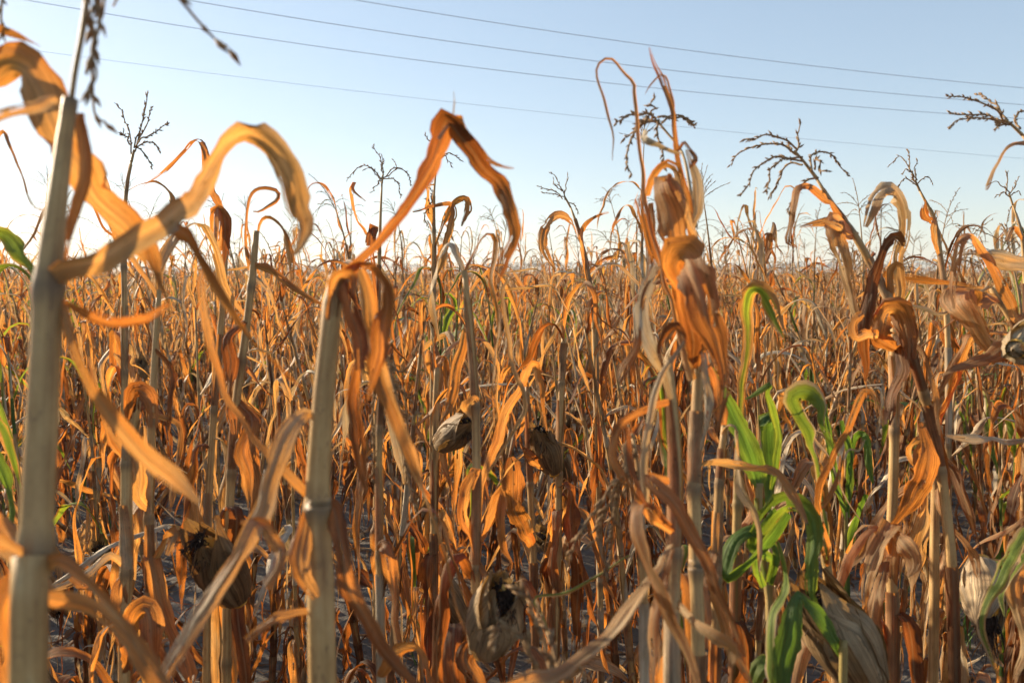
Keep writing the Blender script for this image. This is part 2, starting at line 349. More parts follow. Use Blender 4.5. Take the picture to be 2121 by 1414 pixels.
def leaf_path(rng, style, L, n, th0, az):
    s = np.linspace(0, 1, n)
    if style == 'arch': k = rng.uniform(.22, .5); wd = rng.uniform(.10, .22); end = R(rng.uniform(140, 178))
    elif style == 'kink': k = rng.uniform(.06, .3); wd = rng.uniform(.015, .05); end = R(rng.uniform(155, 182))
    elif style == 'hang': k = rng.uniform(.0, .06); wd = .03; end = R(rng.uniform(160, 184))
    elif style == 'up': k = rng.uniform(.5, .85); wd = rng.uniform(.04, .15); end = R(rng.uniform(90, 175))
    else: k = .5; wd = .3; end = R(rng.uniform(60, 110))
    th = th0 + (end - th0)/(1 + np.exp(-(s - k)/wd*2)) + snoise(rng, n, 7, .20) + snoise(rng, n, max(8, n//2), .13)
    a = az + snoise(rng, n, 5, .35)*s**.5 + np.cumsum(snoise(rng, n, 6, .05)) + snoise(rng, n, max(8, n//2), .22)
    # once it hangs, the azimuth matters little; add sideways sway
    d = np.stack([np.sin(th)*np.cos(a), np.sin(th)*np.sin(a), np.cos(th)], 1)
    C = np.vstack([[0, 0, 0], np.cumsum((d[1:] + d[:-1])/2*(L/(n - 1)), axis=0)])
    side = np.stack([-np.sin(a), np.cos(a), np.zeros(n)], 1)
    return C, side, s

def leaf(mb, rng, base, az, L, W, style, n=22, cols=6, rnd=0.5, grn=0.0, th0=None, ripple=.10):
    th0 = R(rng.uniform(12, 45)) if th0 is None else th0
    C, S, s = leaf_path(rng, style, L, n, th0, az); C = C + base
    T = nrm(np.gradient(C, axis=0))
    start = rng.uniform(.05, .4); tw = rng.normal(0, 1.6)*np.clip((s - start)/(1 - start), 0, 1)**1.2 + snoise(rng, n, 6, .3)*s
    S = rot(nrm(S - T*np.sum(S*T, 1, keepdims=True)), T, tw)
    w = W*np.minimum(.55 + 2.2*s, 1)*np.clip(1 - s**rng.uniform(1.6, 3.2), .03, 1)*rng.uniform(.85, 1.1)
    w *= np.clip(1 - np.abs(snoise(rng, n, 6, .22)), .35, 1)
    curl = np.clip(np.abs(rng.normal(1.3, .9) + snoise(rng, n, 7, .8)), .15, 4.2)*rng.choice([-1, 1])
    g = grn*np.clip(1.15 - s*rng.uniform(.3, 1.1), 0, 1) if grn else 0.0
    ribbon(mb, M_LEAF, C, S, w, curl, rng, cols, .12, ripple, rnd, g)

def spikelets(mb, rng, C, rad, step, ln, m, spread=.5):
    s = np.concatenate([[0], np.cumsum(np.linalg.norm(np.diff(C, axis=0), axis=1))]); T = nrm(np.gradient(C, axis=0))
    x = np.arange(step*.5, s[-1], step)
    for v in x:
        p = np.array([np.interp(v, s, C[:, k]) for k in range(3)]); t = nrm(np.array([np.interp(v, s, T[:, k]) for k in range(3)]))
        if rng.random() < .12: continue
        o = nrm(np.cross(t, rng.normal(0, 1, 3))); d = nrm(t + o*rng.uniform(.25, spread*1.35)); l = ln*rng.uniform(.7, 1.2); w = l*.15
        a = nrm(np.cross(d, o + .01)); b = np.cross(d, a)
        V = [p, p + d*l*.45 + a*w, p + d*l*.45 + b*w, p + d*l*.45 - a*w, p + d*l*.45 - b*w, p + d*l]
        mb.add(V, [(0, 2, 1), (0, 3, 2), (0, 4, 3), (0, 1, 4), (5, 1, 2), (5, 2, 3), (5, 3, 4), (5, 4, 1)], m)

def tassel(mb, rng, base, direction, L, nb, droop=1.0, step=.006, ln=.010, sides=4, sway=None):
    """central spike and arching side branches hung with spikelets"""
    d = nrm(direction); n = 14; u = np.linspace(0, 1, n)[:, None]
    sway = rng.normal(0, .25, 3) if sway is None else np.asarray(sway)
    bend = np.array([0, 0, -1.0])*droop*.35
    C = base + d*L*u + (sway + bend)*L*.5*u**2.2
    tube(mb, M_TASSEL, C, np.linspace(.0022, .0008, n), sides, cap=False); spikelets(mb, rng, C[3:], .001, step*.75, ln, M_TASSEL, .8)
    a0 = rng.uniform(0, 6.28)
    for k in range(nb):
        b0 = C[0] + (C[5] - C[0])*rng.uniform(0, 1); a = a0 + k*2.4 + rng.normal(0, .3); l = L*rng.uniform(.5, .95)
        x = nrm(np.cross(d, [.3, .9, .1])); y = np.cross(d, x); o = x*math.cos(a) + y*math.sin(a)
        el = rng.uniform(.5, 1.1); dd = nrm(d*math.cos(el) + o*math.sin(el)); B = b0 + dd*l*u + np.array([0, 0, -1.0])*l*droop*rng.uniform(.25, .9)*u**2 + rng.normal(0, .06, 3)*l*u**2
        tube(mb, M_TASSEL, B, np.linspace(.0014, .0006, n), sides, cap=False); spikelets(mb, rng, B[2:], .001, step, ln, M_TASSEL)

def ear_parts(rng, base, d, L=.20, r=.028, husk_rnd=.4, opened=.3, detail=1, silk=1.0):
    """husk of overlapping dry leaves, dark silk tuft, cob with kernels at the tip, all growing from base along d"""
    d = nrm(d); ref = np.array([0, 0, 1.0]) if abs(d[2]) < .9 else np.array([1.0, 0, 0]); x = nrm(np.cross(d, ref)); y = np.cross(d, x)
    cob = MB(); n, k = 16, 16
    u = np.linspace(.04, .97, 30 if detail else 10); an = np.arange(32)/32*2*math.pi
    V = []
    for i, uu in enumerate(u):
        rr = r*.80*math.sqrt(max(1e-4, 1 - abs(2*uu - .92)**3.2)) if uu > .4 else r*.72*(.6 + uu)
        rr = max(rr, .004); wob = 1 + .09*np.cos(an*16) * (1 if i % 2 else .2)
        V += [base + d*L*uu + (x*math.cos(a) + y*math.sin(a))*rr*w for a, w in zip(an, wob)]
    f = [(i*32 + j, i*32 + (j + 1) % 32, (i + 1)*32 + (j + 1) % 32, (i + 1)*32 + j) for i in range(len(u) - 1) for j in range(32)] + [tuple((len(u) - 1)*32 + j for j in range(32))]
    cob.add(V, f, M_KERNEL)
    hu = MB()
    for q in range(7 if detail else 4):
        a0 = q*2.4 + rng.normal(0, .2); half = rng.uniform(.8, 1.25); rr0 = r*(1.0 + .035*q); nn, cc = (24, 13) if detail else (8, 5)
        ln = L*rng.uniform(.92, 1.2); fl = rng.uniform(0, opened)
        V = np.zeros((nn, cc, 3)); st = np.zeros((nn, cc, 3)); rip = rng.uniform(0, 6.28)
        for i in range(nn):
            uu = i/(nn - 1); w = half*(1 - .9*max(0, uu - .62)/.38) * (.75 + .5*min(1, uu*3))
            rad = rr0*(.38 + .66*math.sin(min(1, uu*1.5 + .12)*math.pi/2))*(1 - .42*max(0, uu - .55)/.45) + fl*r*1.3*max(0, uu - .6)**1.5*4
            rad *= min(1, .12 + uu*7)
            for j in range(cc):
                c = j/(cc - 1)*2 - 1; a = a0 + c*w; rj = rad*(1 + .03*math.sin(13*c + rip) + .02*math.sin(29*c + 3*rip) + .12*abs(c)**3 + .03*math.sin(7*uu + 5*c + rip))
                V[i, j] = base + d*ln*uu + (x*math.cos(a) + y*math.sin(a))*rj + rng.normal(0, .00025, 3); st[i, j] = (c*.5 + .5, uu*ln, uu)
        hu.add(V.reshape(-1, 3), grid_faces(nn, cc), M_HUSK, st.reshape(-1, 3), float(np.clip(husk_rnd + rng.normal(0, .15), 0, 1)))
    si = MB()
    un, vn = (9, 14) if detail else (5, 8); V = []
    for i in range(un):
        t_ = i/(un - 1); rr = r*.56*silk*math.sin(min(1, .18 + t_*.95)*math.pi)**.7 if i < un - 1 else .001
        for j in range(vn):
            a = j/vn*2*math.pi; k = rng.uniform(.72, 1.12); V.append(base + d*L*(.80 + .27*t_) + (x*math.cos(a) + y*math.sin(a))*rr*k + rng.normal(0, .0012, 3) + np.array([0, 0, -1.0])*.012*t_)
    si.add(V, [(i*vn + j, i*vn + (j + 1) % vn, (i + 1)*vn + (j + 1) % vn, (i + 1)*vn + j) for i in range(un - 1) for j in range(vn)], M_SILK)
    for q in range(110 if detail else 14):
        o = rng.normal(0, 1, 3); o = nrm(o - d*(o @ d)); p0 = base + d*L*rng.uniform(.86, .98) + o*r*silk*rng.uniform(.1, .5); t = np.linspace(0, 1, 7)[:, None]
        l = rng.uniform(.015, .05); C = p0 + d*l*.45*t + o*l*.15*t + np.array([0, 0, -1.0])*l*rng.uniform(.3, 1.1)*t**1.5 + rng.normal(0, .004, 3)*t + rng.normal(0, .0016, (7, 3))
        tube(si, M_SILK, C, np.linspace(.0012, .0004, 7)*rng.uniform(.6, 1.3), 4, cap=False)
    return cob, hu, si
def make_ear(rng, parent, base, d, origin, **kw):
    cob, hu, si = ear_parts(rng, np.asarray(base, float), np.asarray(d, float), **kw)
    e = cob.obj('ear', parent, origin); hu.obj('husk', e, origin); si.obj('silk', e, origin); return e

# ------------------------------------------------------------------ whole maize plants, built of those pieces
FIELD = "dry maize plants standing in the field"
def plant_pieces(rng, h, detail=2, tas=True, ears=1, green=0.0, lean=0.06, broken=False, skirt=True, nleaf=None):
    """yields (kind, mesh builder or ear arguments) for a plant h metres tall standing at the origin; detail 2 near, 1 middle, 0 far"""
    out = []
    nn = (30, 9) if detail == 2 else (18, 5) if detail == 1 else (8, 3)
    a = rng.uniform(0, 6.28); bx, by = math.cos(a)*lean, math.sin(a)*lean
    k = 9; z = np.linspace(0, h, k); wob = snoise(rng, k, 5, .012); wob2 = snoise(rng, k, 5, .012)
    u = z/h; r0 = rng.uniform(.0088, .0115)
    pts = np.stack([bx*h*u**1.6 + wob*u, by*h*u**1.6 + wob2*u, z, r0*(1 - (.55 if tas else .80)*u**1.5)], 1)
    inter = rng.uniform(.105, .14); hz = np.concatenate([np.arange(.07, h*.36, inter*.62), np.arange(h*.36 + inter*.5, h - .03, inter)]); nodes = hz/h
    sb = MB(); q = stalk(sb, pts, nodes if detail else None, (9, 7, 5)[2 - detail], rng.uniform(0, .25), (44, 30, 10)[2 - detail])
    if detail == 2:
        for j in range(9):                                 # brace roots
            an = j*.7 + rng.normal(0, .15); C = np.array([[math.cos(an)*.008, math.sin(an)*.008, .07], [math.cos(an)*.03, math.sin(an)*.03, .04], [math.cos(an)*.055, math.sin(an)*.055, -.02]])
            tube(sb, M_STALK, C, np.array([.003, .003, .002]), 5, .6)
    out.append(('stalk', sb))
    at = lambda zz: np.array([np.interp(zz, q[:, 2], q[:, 0]), np.interp(zz, q[:, 2], q[:, 1]), zz])
    az = rng.uniform(0, 6.28)
    for j, zz in enumerate(hz):
        f = zz/h; az += math.pi + rng.normal(0, .45)
        if rng.random() < .05: continue
        lb = MB(); rnd = float(np.clip(rng.normal(.62 - .22*f, .32), .02, .98)); g = 0.0
        if green and rng.random() < green: g = rng.uniform(.45, 1.0)
        sl = rng.uniform(.6, 1.0)*inter*.95
        rads = np.interp(np.linspace(zz, zz + sl, 6), q[:, 2], q[:, 3]); Cs = np.array([at(x) for x in np.linspace(zz, min(zz + sl, h), 6)])
        if detail: sheath(lb, Cs, rads, rng, rnd*.8, 2.4, None, g, 8 if detail == 2 else 6)
        if f < .4: st = rng.choice(['hang', 'kink', 'hang', 'kink', 'arch']); L = rng.uniform(.3, .65); W = rng.uniform(.03, .065)
        elif f < .8: st = rng.choice(['kink', 'arch', 'kink', 'hang', 'up', 'hang', 'kink']); L = rng.uniform(.4, .75); W = rng.uniform(.022, .05)
        else: st = rng.choice(['kink', 'arch', 'up', 'arch', 'kink']); L = rng.uniform(.25, .55); W = rng.uniform(.014, .032)
        if g: st = rng.choice(['up', 'arch', 'arch']); W *= 1.15
        if rng.random() < .12: L *= .4
        b = Cs[-1] + np.array([math.cos(az), math.sin(az), 0])*r0*.7
        leaf(lb, rng, b, az, L, W, st, nn[0], nn[1], rnd, g, None if f < .8 else R(rng.uniform(5, 40)))
        for q_ in range(0 if g else int(rng.integers(0, 4)) if detail == 2 else int(rng.integers(0, 2))):   # the blade has split: thin strips hang beside it
            leaf(lb, rng, b, az + rng.normal(0, .9), L*rng.uniform(.4, .9), W*rng.uniform(.12, .42), rng.choice(['hang', 'kink', 'kink', st]), nn[0], max(3, nn[1] - 2), float(np.clip(rnd + rng.normal(0, .12), 0, 1)))
        out.append(('leaf', lb))
    top = at(h); d = nrm(q[-1, :3] - q[-4, :3])
    if not tas:                                            # the last rolled leaves carry the stem on upwards
        for k in range(2):
            lb = MB(); leaf(lb, rng, top - d*.02, rng.uniform(0, 6.28), rng.uniform(.18, .42), rng.uniform(.012, .026), rng.choice(['up', 'arch', 'kink']), nn[0], nn[1], float(rng.uniform(.2, .85)), 0.0, R(rng.uniform(3, 20))); out.append(('leaf', lb))
    if tas:
        tb = MB(); stem = rng.uniform(.10, .22); C = top + d*stem*np.linspace(0, 1, 5)[:, None] + np.array([bx, by, 0])*stem*np.linspace(0, 1, 5)[:, None]**2
        tube(tb, M_STALK, C, np.linspace(q[-1, 3], .0022, 5), 6)
        tassel(tb, rng, C[-1], nrm(C[-1] - C[-2]), rng.uniform(.16, .26), int(rng.integers(5, 11)), rng.uniform(.5, 1.5), *((.0065, .0105) if detail == 2 else (.010, .014) if detail == 1 else (.022, .03)), 4 if detail else 3)
        out.append(('tassel', tb))
    for e in range(ears):
        zz = hz[min(len(hz) - 2, int(len(hz)*rng.uniform(.42, .66)))]; a = rng.uniform(0, 6.28); el = rng.choice([R(35), R(50), R(120), R(150)]) + rng.normal(0, .15)
        d = np.array([math.sin(el)*math.cos(a), math.sin(el)*math.sin(a), math.cos(el)])
        out.append(('ear', (at(zz) + d*.015, d, dict(L=rng.uniform(.17, .23), r=rng.uniform(.023, .030), husk_rnd=rng.uniform(.25, .7), opened=rng.choice([.1, .3, .9]), detail=1 if detail else 0))))
    return out
def build_plant(rng, **kw):
    root = empty('maize_plant', (0, 0, 0)); root['category'] = 'maize plant'; root['group'] = FIELD
    for kind, x in plant_pieces(rng, **kw):
        if kind == 'ear': make_ear(rng, root, x[0], x[1], (0, 0, 0), **x[2])
        else: x.obj(kind, root)
    return root
def copy_tree(o, parent=None):
    c = o.copy(); COL.objects.link(c)
    if parent is not None: c.parent = parent
    for ch in list(o.children): copy_tree(ch, c)
    return c

# ------------------------------------------------------------------ the near plants, each shaped after the one in the photograph
HEROES = []
class Plant:
    def __init__(s, label, rows, joints=(), seed=0, grn=0.0, sides=22, auto=2, green_auto=0.0, bare=False, top=False):
        """rows from the top of the stalk down: x, y, distance, width (photo pixels); the foot goes straight on to the soil"""
        s.rng = np.random.default_rng(seed); kw = 1.0 if bare else .72; p = [np.append(P(x, y, d), kw*w/2/FPX*d) for x, y, d, w in rows]
        lo, up = p[-1], p[-2]; sl = (lo[:2] - up[:2])/max(.02, abs(up[2] - lo[2])); sl = np.clip(sl, -.25, .25)
        z = lo[2]; foot = np.array([lo[0] + sl[0]*z*.4, lo[1] + sl[1]*z*.4, -.02, max(lo[3]*1.15, .0075)])
        mid = np.array([lo[0] + sl[0]*z*.28, lo[1] + sl[1]*z*.28, z*.45, max(lo[3]*1.1, .0075)])
        s.pts = np.array(p + [mid, foot])[::-1]; s.o = np.array([foot[0], foot[1], 0.0])
        s.root = tag(empty('maize_plant', s.o), label, 'maize plant', FIELD); HEROES.append(s)
        q = spline(s.pts, 60); L = np.concatenate([[0], np.cumsum(np.linalg.norm(np.diff(q[:, :3], axis=0), axis=1))]); nd = []
        for x, y in joints:
            pp = np.array([proj(v)[:2] for v in q[:, :3]]); nd.append(L[np.argmin(np.hypot(pp[:, 0] - x, pp[:, 1] - y))]/L[-1])
        zlow = q[np.argmin(np.abs(q[:, 2] - z)), 2]
        k = zlow - .08
        while k > .1: nd.append(float(np.interp(k, q[:, 2], L))/L[-1]); k -= .15
        mb = MB(); s.q = stalk(mb, s.pts, sorted(nd), sides, grn, 70); mb.obj('stalk', s.root, s.o)
        nds = sorted(nd)
        for u0, u1 in zip(nds, nds[1:] + [1.0]):             # dry sheath round each internode
            u1 = u0 + (u1 - u0)*s.rng.uniform(.55, .93)
            if bare or s.rng.random() < .15: continue
            uu = np.linspace(u0, u1, 12)*L[-1]; Q = np.stack([np.interp(uu, L, q[:, k]) for k in range(4)], 1); sm = MB()
            sheath(sm, Q[:, :3], Q[:, 3], s.rng, float(s.rng.uniform(.15, .6)), 2.6, None, grn, 16); sm.obj('sheath', s.root, s.o)
        if top:
            for k in range(2): s.auto(s.pts[-1][2] - .01*k, s.rng.choice(['up', 'arch', 'kink']), s.rng.uniform(.2, .4), s.rng.uniform(.016, .03), s.rng.uniform(.3, .8), th0=R(s.rng.uniform(4, 22)))
        for k in range(auto):                               # hanging dead leaves lower on the stalk
            zz = s.rng.uniform(.25, max(.3, z)); b = s.at(zz); g = s.rng.uniform(.5, 1) if s.rng.random() < green_auto else 0.0
            s.auto(zz, s.rng.choice(['hang', 'kink', 'arch']), s.rng.uniform(.3, .6), s.rng.uniform(.03, .05), s.rng.uniform(.4, .9), g)
        if auto > 0 and not bare and grn < .5 and abs(s.o[0]) < s.o[1]*.7:
            ztop = s.pts[-1][2] - .12
            for k in range(7):
                zz = s.rng.uniform(max(.35, ztop - .75), ztop - .15)
                s.auto(zz, s.rng.choice(['hang', 'kink', 'hang']), s.rng.uniform(.22, .5), s.rng.uniform(.02, .05), s.rng.uniform(.4, 1.0))
    def at(s, zz): return np.array([np.interp(zz, s.q[:, 2], s.q[:, k]) for k in range(3)])
    def auto(s, zz, style, L, W, rnd, g=0.0, az=None, th0=None):
        lb = MB(); az = s.rng.uniform(0, 6.28) if az is None else az; b = s.at(zz)
        leaf(lb, s.rng, b, az, L, W, style, 30, 9, rnd, g, th0); lb.obj('leaf', s.root, s.o)
    def blade(s, rows, rnd=.5, grn=0.0, curl=1.0, n=None, ripple=.03, ragged=.17, label=None, roll=40, notch=.03, twist=0.0, crease=True):
        """rows x, y, distance, width seen (px)[, roll in degrees]: the blade turned about its length by roll"""
        rows = [r if len(r) == 5 else (*r, roll) for r in rows]
        p = np.array([np.append(P(x, y, d), [w/FPX*d, ro]) for x, y, d, w, ro in rows])
        ln = np.sum(np.linalg.norm(np.diff(p[:, :3], axis=0), axis=1)); n = n or int(np.clip(ln/.0065, 16, 100))
        q = spline(p, n); C = q[:, :3] + np.stack([snoise(s.rng, n, max(4, n//7), .0018) + snoise(s.rng, n, max(4, n//3), .0010) for _ in range(3)], 1)
        T = nrm(np.gradient(C, axis=0)); V = nrm(C - CAM); S0 = nrm(np.cross(T, V)); ro = np.radians(q[:, 4] + snoise(s.rng, n, max(4, n//10), 8) + snoise(s.rng, n, max(4, n//3), 4) + twist*np.linspace(0, 1, n))
        uu = np.linspace(0, 1, n)
        if ln > .12 and notch > 0 and crease:
            for k in range(int(s.rng.integers(1, 4))): ro = ro + R(s.rng.uniform(18, 52))*s.rng.choice([-1, 1])*np.tanh((uu - s.rng.uniform(.12, .92))/.022)*.5
        S = rot(S0, T, ro); w = (.86 if crease else 1.0)*np.maximum(q[:, 3], .0006)*np.clip(1 + snoise(s.rng, n, max(4, n//9), .15) + snoise(s.rng, n, max(4, n//3), .06), .55, 1.25)/np.maximum(np.cos(np.radians(np.clip(np.abs(q[:, 4]), 0, 68))), .2); w = np.minimum(w, .075)
        cu = np.clip((curl*.6 if curl < 2 else curl) + snoise(s.rng, n, max(4, n//9), .28), .1, 4.5)
        mb = MB(); ribbon(mb, M_LEAF, C, S, w, cu, s.rng, 13, ragged, ripple, rnd, grn, 55, notch); o = mb.obj('leaf', s.root, s.o)
        if label: o['label'] = label
        return o
    def rolled(s, rows, rnd=.3, grn=0.0, name='leaf'):
        return s.blade(rows, rnd, grn, curl=3.2, ripple=.02, ragged=.05, roll=15, notch=0)
    def tassel(s, stem, branches, dense=1.0, ln=.0095):
        mb = MB(); C = spline([np.append(P(x, y, d), w/2/FPX*d) for x, y, d, w in stem], 12); tube(mb, M_STALK, C[:, :3], C[:, 3], 7, .25)
        for br in branches:
            B = spline([P(*b) for b in br], 22); B = B + np.stack([snoise(s.rng, 22, 6, .002) for _ in range(3)], 1)
            tube(mb, M_TASSEL, B, np.linspace(.0015, .0007, 22), 5, cap=False); spikelets(mb, s.rng, B[2:], .001, .0047/dense, ln, M_TASSEL, .55)
        mb.obj('tassel', s.root, s.o)
    def ear(s, base, tip, **kw):
        b = P(*base); t = P(*tip); make_ear(s.rng, s.root, b, t - b, s.o, L=float(np.linalg.norm(t - b)), **kw)

def br(*xy, d=1.0, dd=0.0):
    """a tassel branch through photo spots, leaning dd metres away over its length"""
    return [(x, y, d + dd*i/max(1, len(xy) - 1)) for i, (x, y) in enumerate(xy)]

# A: thick blurred stalk at the left edge
A = Plant('thick pale stalk close up at the left edge, long brown leaf arching right', [(146,205,.45,25),(140,240,.45,30),(118,420,.44,40),(102,575,.43,53),(86,900,.42,62),(72,1170,.41,64),(60,1414,.40,72)], [(142,225),(100,578),(70,1172)], 1, auto=1, bare=True)
A.tassel([(148,205,.45,11),(155,150,.45,12),(166,92,.45,11),(172,58,.45,13),(180,0,.45,11),(186,-70,.45,9)], [br((186,-70),(195,-10),(200,40),(198,95),(188,160),(180,212),d=.45,dd=-.01), br((186,-72),(215,-20),(205,40),(190,48),d=.45), br((186,-75),(300,-70),(370,0),(405,45),(440,78),(476,95),d=.46,dd=.02), br((186,-70),(260,-40),(230,10),d=.46,dd=.02), br((186,-70),(190,100),(196,235),(218,260),d=.48,dd=.03), br((186,-70),(180,-220),d=.45)], .45, .013)
A.blade([(172,232,.46,26,5),(163,330,.455,36,5),(150,430,.45,34,5),(132,540,.445,16,5)], .5, curl=1.2)
A.blade([(142,205,.45,22),(80,213,.44,36),(0,236,.42,42),(-90,258,.40,40)], .25, curl=1.6, roll=35, label='pale leaf bent to the left')
A.blade([(112,580,.42,50,10),(150,562,.42,42,25),(220,545,.43,44,30),(300,505,.45,44,35),(380,455,.47,44,30),(430,385,.50,34,40),(455,310,.52,32,55),(495,278,.53,56,52),(550,300,.54,66,50),(590,360,.55,58,45),(610,425,.56,50,40),(632,465,.56,40,45),(618,505,.56,24,40),(605,528,.56,4,40)], .5, curl=1.0, ripple=.05, crease=False, label='long brown leaf arched over and hanging', notch=.06)
A.blade([(350,470,.47,30,20),(395,490,.48,46,30),(440,555,.49,50,30),(480,630,.50,44,30),(510,690,.51,30,30),(560,745,.53,24,30),(632,805,.55,6,30)], .62, curl=.5)
A.blade([(112,600,.43,20),(140,640,.43,34),(170,730,.43,36),(225,840,.44,42),(300,940,.45,44),(360,1000,.46,44),(408,1045,.46,20)], .45, curl=.8, roll=25)
A.blade([(120,625,.45,14),(190,662,.46,24),(280,670,.48,26),(350,655,.5,16)], .75, curl=1.2, roll=50)
A.blade([(85,1180,.41,40),(130,1165,.40,46),(190,1200,.39,44),(260,1290,.38,40),(340,1400,.37,30),(380,1460,.36,10)], .55, curl=.8, roll=30)
A.blade([(75,1150,.41,30),(20,1120,.39,50),(-60,1080,.37,60)], .6, curl=.7, roll=30)
A.blade([(50,1190,.42,40),(10,1240,.42,80),(0,1330,.42,90),(20,1440,.42,80),(30,1520,.42,30)], .55, curl=.6, roll=20)
A.blade([(95,1215,.43,30),(170,1250,.43,46),(260,1330,.42,50),(330,1420,.42,40),(380,1500,.42,10)], .6, curl=.6, roll=30)

# Z: its neighbour just outside the frame on the left
Z = Plant('plant just off the left edge, a wide orange leaf arching into the picture', [(-150,60,.56,22),(-140,300,.55,30),(-130,600,.54,42),(-130,1000,.53,52),(-130,1400,.52,56)], [(-135,500),(-130,900)], 2, auto=1)
Z.blade([(-135,420,.55,30,40),(-90,280,.54,56,50),(-20,160,.52,60,58),(62,140,.50,58,58),(125,255,.50,64,52),(200,380,.52,62,50),(275,475,.54,50,50),(320,550,.56,36,50),(348,628,.57,5,50)], .62, curl=.7, ripple=.04, label='wide orange leaf arched like a hoop', notch=.08)
Z.blade([(-150,70,.55,16),(-60,42,.55,22),(0,60,.55,22),(50,76,.55,15),(98,97,.55,3)], .5, roll=55)
Z.tassel([(-150,60,.56,12),(-120,-60,.56,10)], [br((-120,-60),(-20,-40),(5,20),(12,60),(18,92),d=.55), br((-120,-60),(-40,-20),(-2,30),d=.56)], .6)
Z.blade([(-130,900,.52,30),(-80,960,.5,50),(-20,1060,.48,60),(60,1160,.47,50),(120,1240,.46,10)], .55, roll=30)

# Y: a partly green plant at the left edge
Y = Plant('partly green plant at the far left edge, green leaves reaching in from the side', [(-70,420,.95,16),(-65,600,.95,24),(-60,900,.95,32),(-60,1300,.95,36)], [(-66,600),(-60,850)], 3, .3, auto=2)
Y.blade([(-64,590,.95,16),(-30,500,.95,30),(5,492,.95,36),(45,530,.94,38),(85,585,.93,22),(95,610,.93,4)], .4, .7, roll=40, curl=1.0)
Y.blade([(-60,640,.95,16),(-10,560,.95,24),(40,560,.95,24),(110,640,.93,16)], .4, .8, roll=50)
Y.blade([(-60,900,.95,20),(-20,930,.94,40),(8,985,.93,44),(20,1060,.93,30),(10,1160,.92,5)], .4, 1.0, roll=30)
Y.blade([(-60,850,.95,16),(-10,880,.94,24),(25,950,.94,18),(40,1020,.94,4)], .4, .7, roll=30)
Y.blade([(-66,480,.95,12),(-20,330,.95,8),(0,272,.95,12),(22,305,.94,8),(50,380,.93,6),(70,430,.92,12),(105,435,.92,10)], .55, roll=40)

# B: broken-topped stalk
B = Plant('thick pale stalk snapped at the top, left of centre, orange leaves hanging round it', [(704,572,.60,36),(693,600,.60,42),(683,690,.60,41),(668,850,.60,45),(658,1040,.60,51),(664,1200,.59,54),(668,1414,.58,57)], [(692,596),(657,1050)], 4, auto=0, bare=True)
B.blade([(700,575,.60,30,20),(735,555,.60,26,20),(780,505,.61,24,20),(840,432,.62,28,20),(885,350,.63,36,20),(905,290,.64,44,25),(917,246,.64,40,60),(945,272,.64,34,40),(990,325,.65,38,30),(1035,390,.66,38,30),(1060,455,.66,28,35),(1064,510,.67,26,30),(1050,550,.67,24,30),(1034,585,.67,6,30)], .68, curl=.9, ripple=.04, crease=False, label='long orange leaf folded over at a sharp peak')
B.blade([(690,655,.595,30,5),(689,600,.59,42,10),(704,566,.588,44,40),(728,570,.587,30,40),(738,602,.586,8,30)], .42, curl=.8)
B.blade([(905,292,.64,10),(930,250,.64,9),(938,225,.64,6),(938,192,.64,3)], .3, curl=2, roll=30)
B.blade([(930,248,.645,8),(950,240,.645,12),(968,275,.645,14),(1000,315,.65,12),(1040,345,.65,10),(1062,352,.65,3)], .6, curl=1.5, roll=40)
B.blade([(720,572,.60,30),(760,545,.60,34),(785,570,.60,50),(797,620,.60,56),(790,690,.60,50),(778,770,.60,36),(770,830,.60,10)], .66, curl=.6, roll=25)
B.blade([(708,580,.595,30),(722,630,.59,44),(740,700,.585,42),(748,760,.58,26)], .8, curl=1.2, roll=25)
B.blade([(735,560,.61,20),(760,640,.61,40),(785,790,.61,42),(815,880,.61,34),(860,990,.61,30),(905,1090,.60,24),(935,1180,.60,18),(945,1260,.60,16),(965,1340,.60,5)], .62, curl=1.2, roll=30)
B.blade([(752,700,.62,10),(742,760,.62,16),(735,840,.62,34),(745,930,.62,36),(755,1000,.62,20),(765,1060,.62,4)], .7, curl=.8, roll=20)
B.blade([(655,1040,.60,30),(630,1075,.59,46),(618,1130,.58,56),(622,1190,.57,56),(648,1240,.57,30)], .58, curl=.6, roll=15)
B.blade([(668,1035,.60,30),(698,1060,.59,56),(716,1140,.57,60),(735,1230,.56,66),(770,1300,.55,72),(815,1370,.54,50),(880,1440,.53,12)], .58, curl=.7, roll=20)
B.blade([(645,860,.60,14),(625,862,.59,36),(590,900,.57,52),(572,950,.56,50),(545,1040,.55,46),(510,1130,.54,46),(460,1215,.53,44),(400,1310,.51,42),(335,1410,.49,34),(300,1480,.48,10)], .2, curl=.9, roll=25, crease=False, label='long pinkish leaf slanting down to the left')
B.blade([(655,1045,.60,16),(610,1000,.60,30),(545,930,.61,30),(490,850,.62,30),(450,760,.63,32),(425,660,.64,30),(415,580,.65,22),(418,548,.65,14)], .48, curl=1.2, roll=20)
B.blade([(640,1272,.58,16),(600,1268,.57,24),(555,1285,.56,30),(510,1328,.56,18)], .5, curl=.7, roll=35)
B.blade([(520,1075,.55,14,30),(560,1088,.545,36,45),(582,1130,.54,38,40),(572,1180,.53,34,35),(550,1215,.53,26,30)], .45, curl=.8)
B.blade([(636,1110,.60,10),(615,1120,.59,18),(590,1150,.58,12),(580,1162,.58,3)], .15, curl=1.5, roll=20)

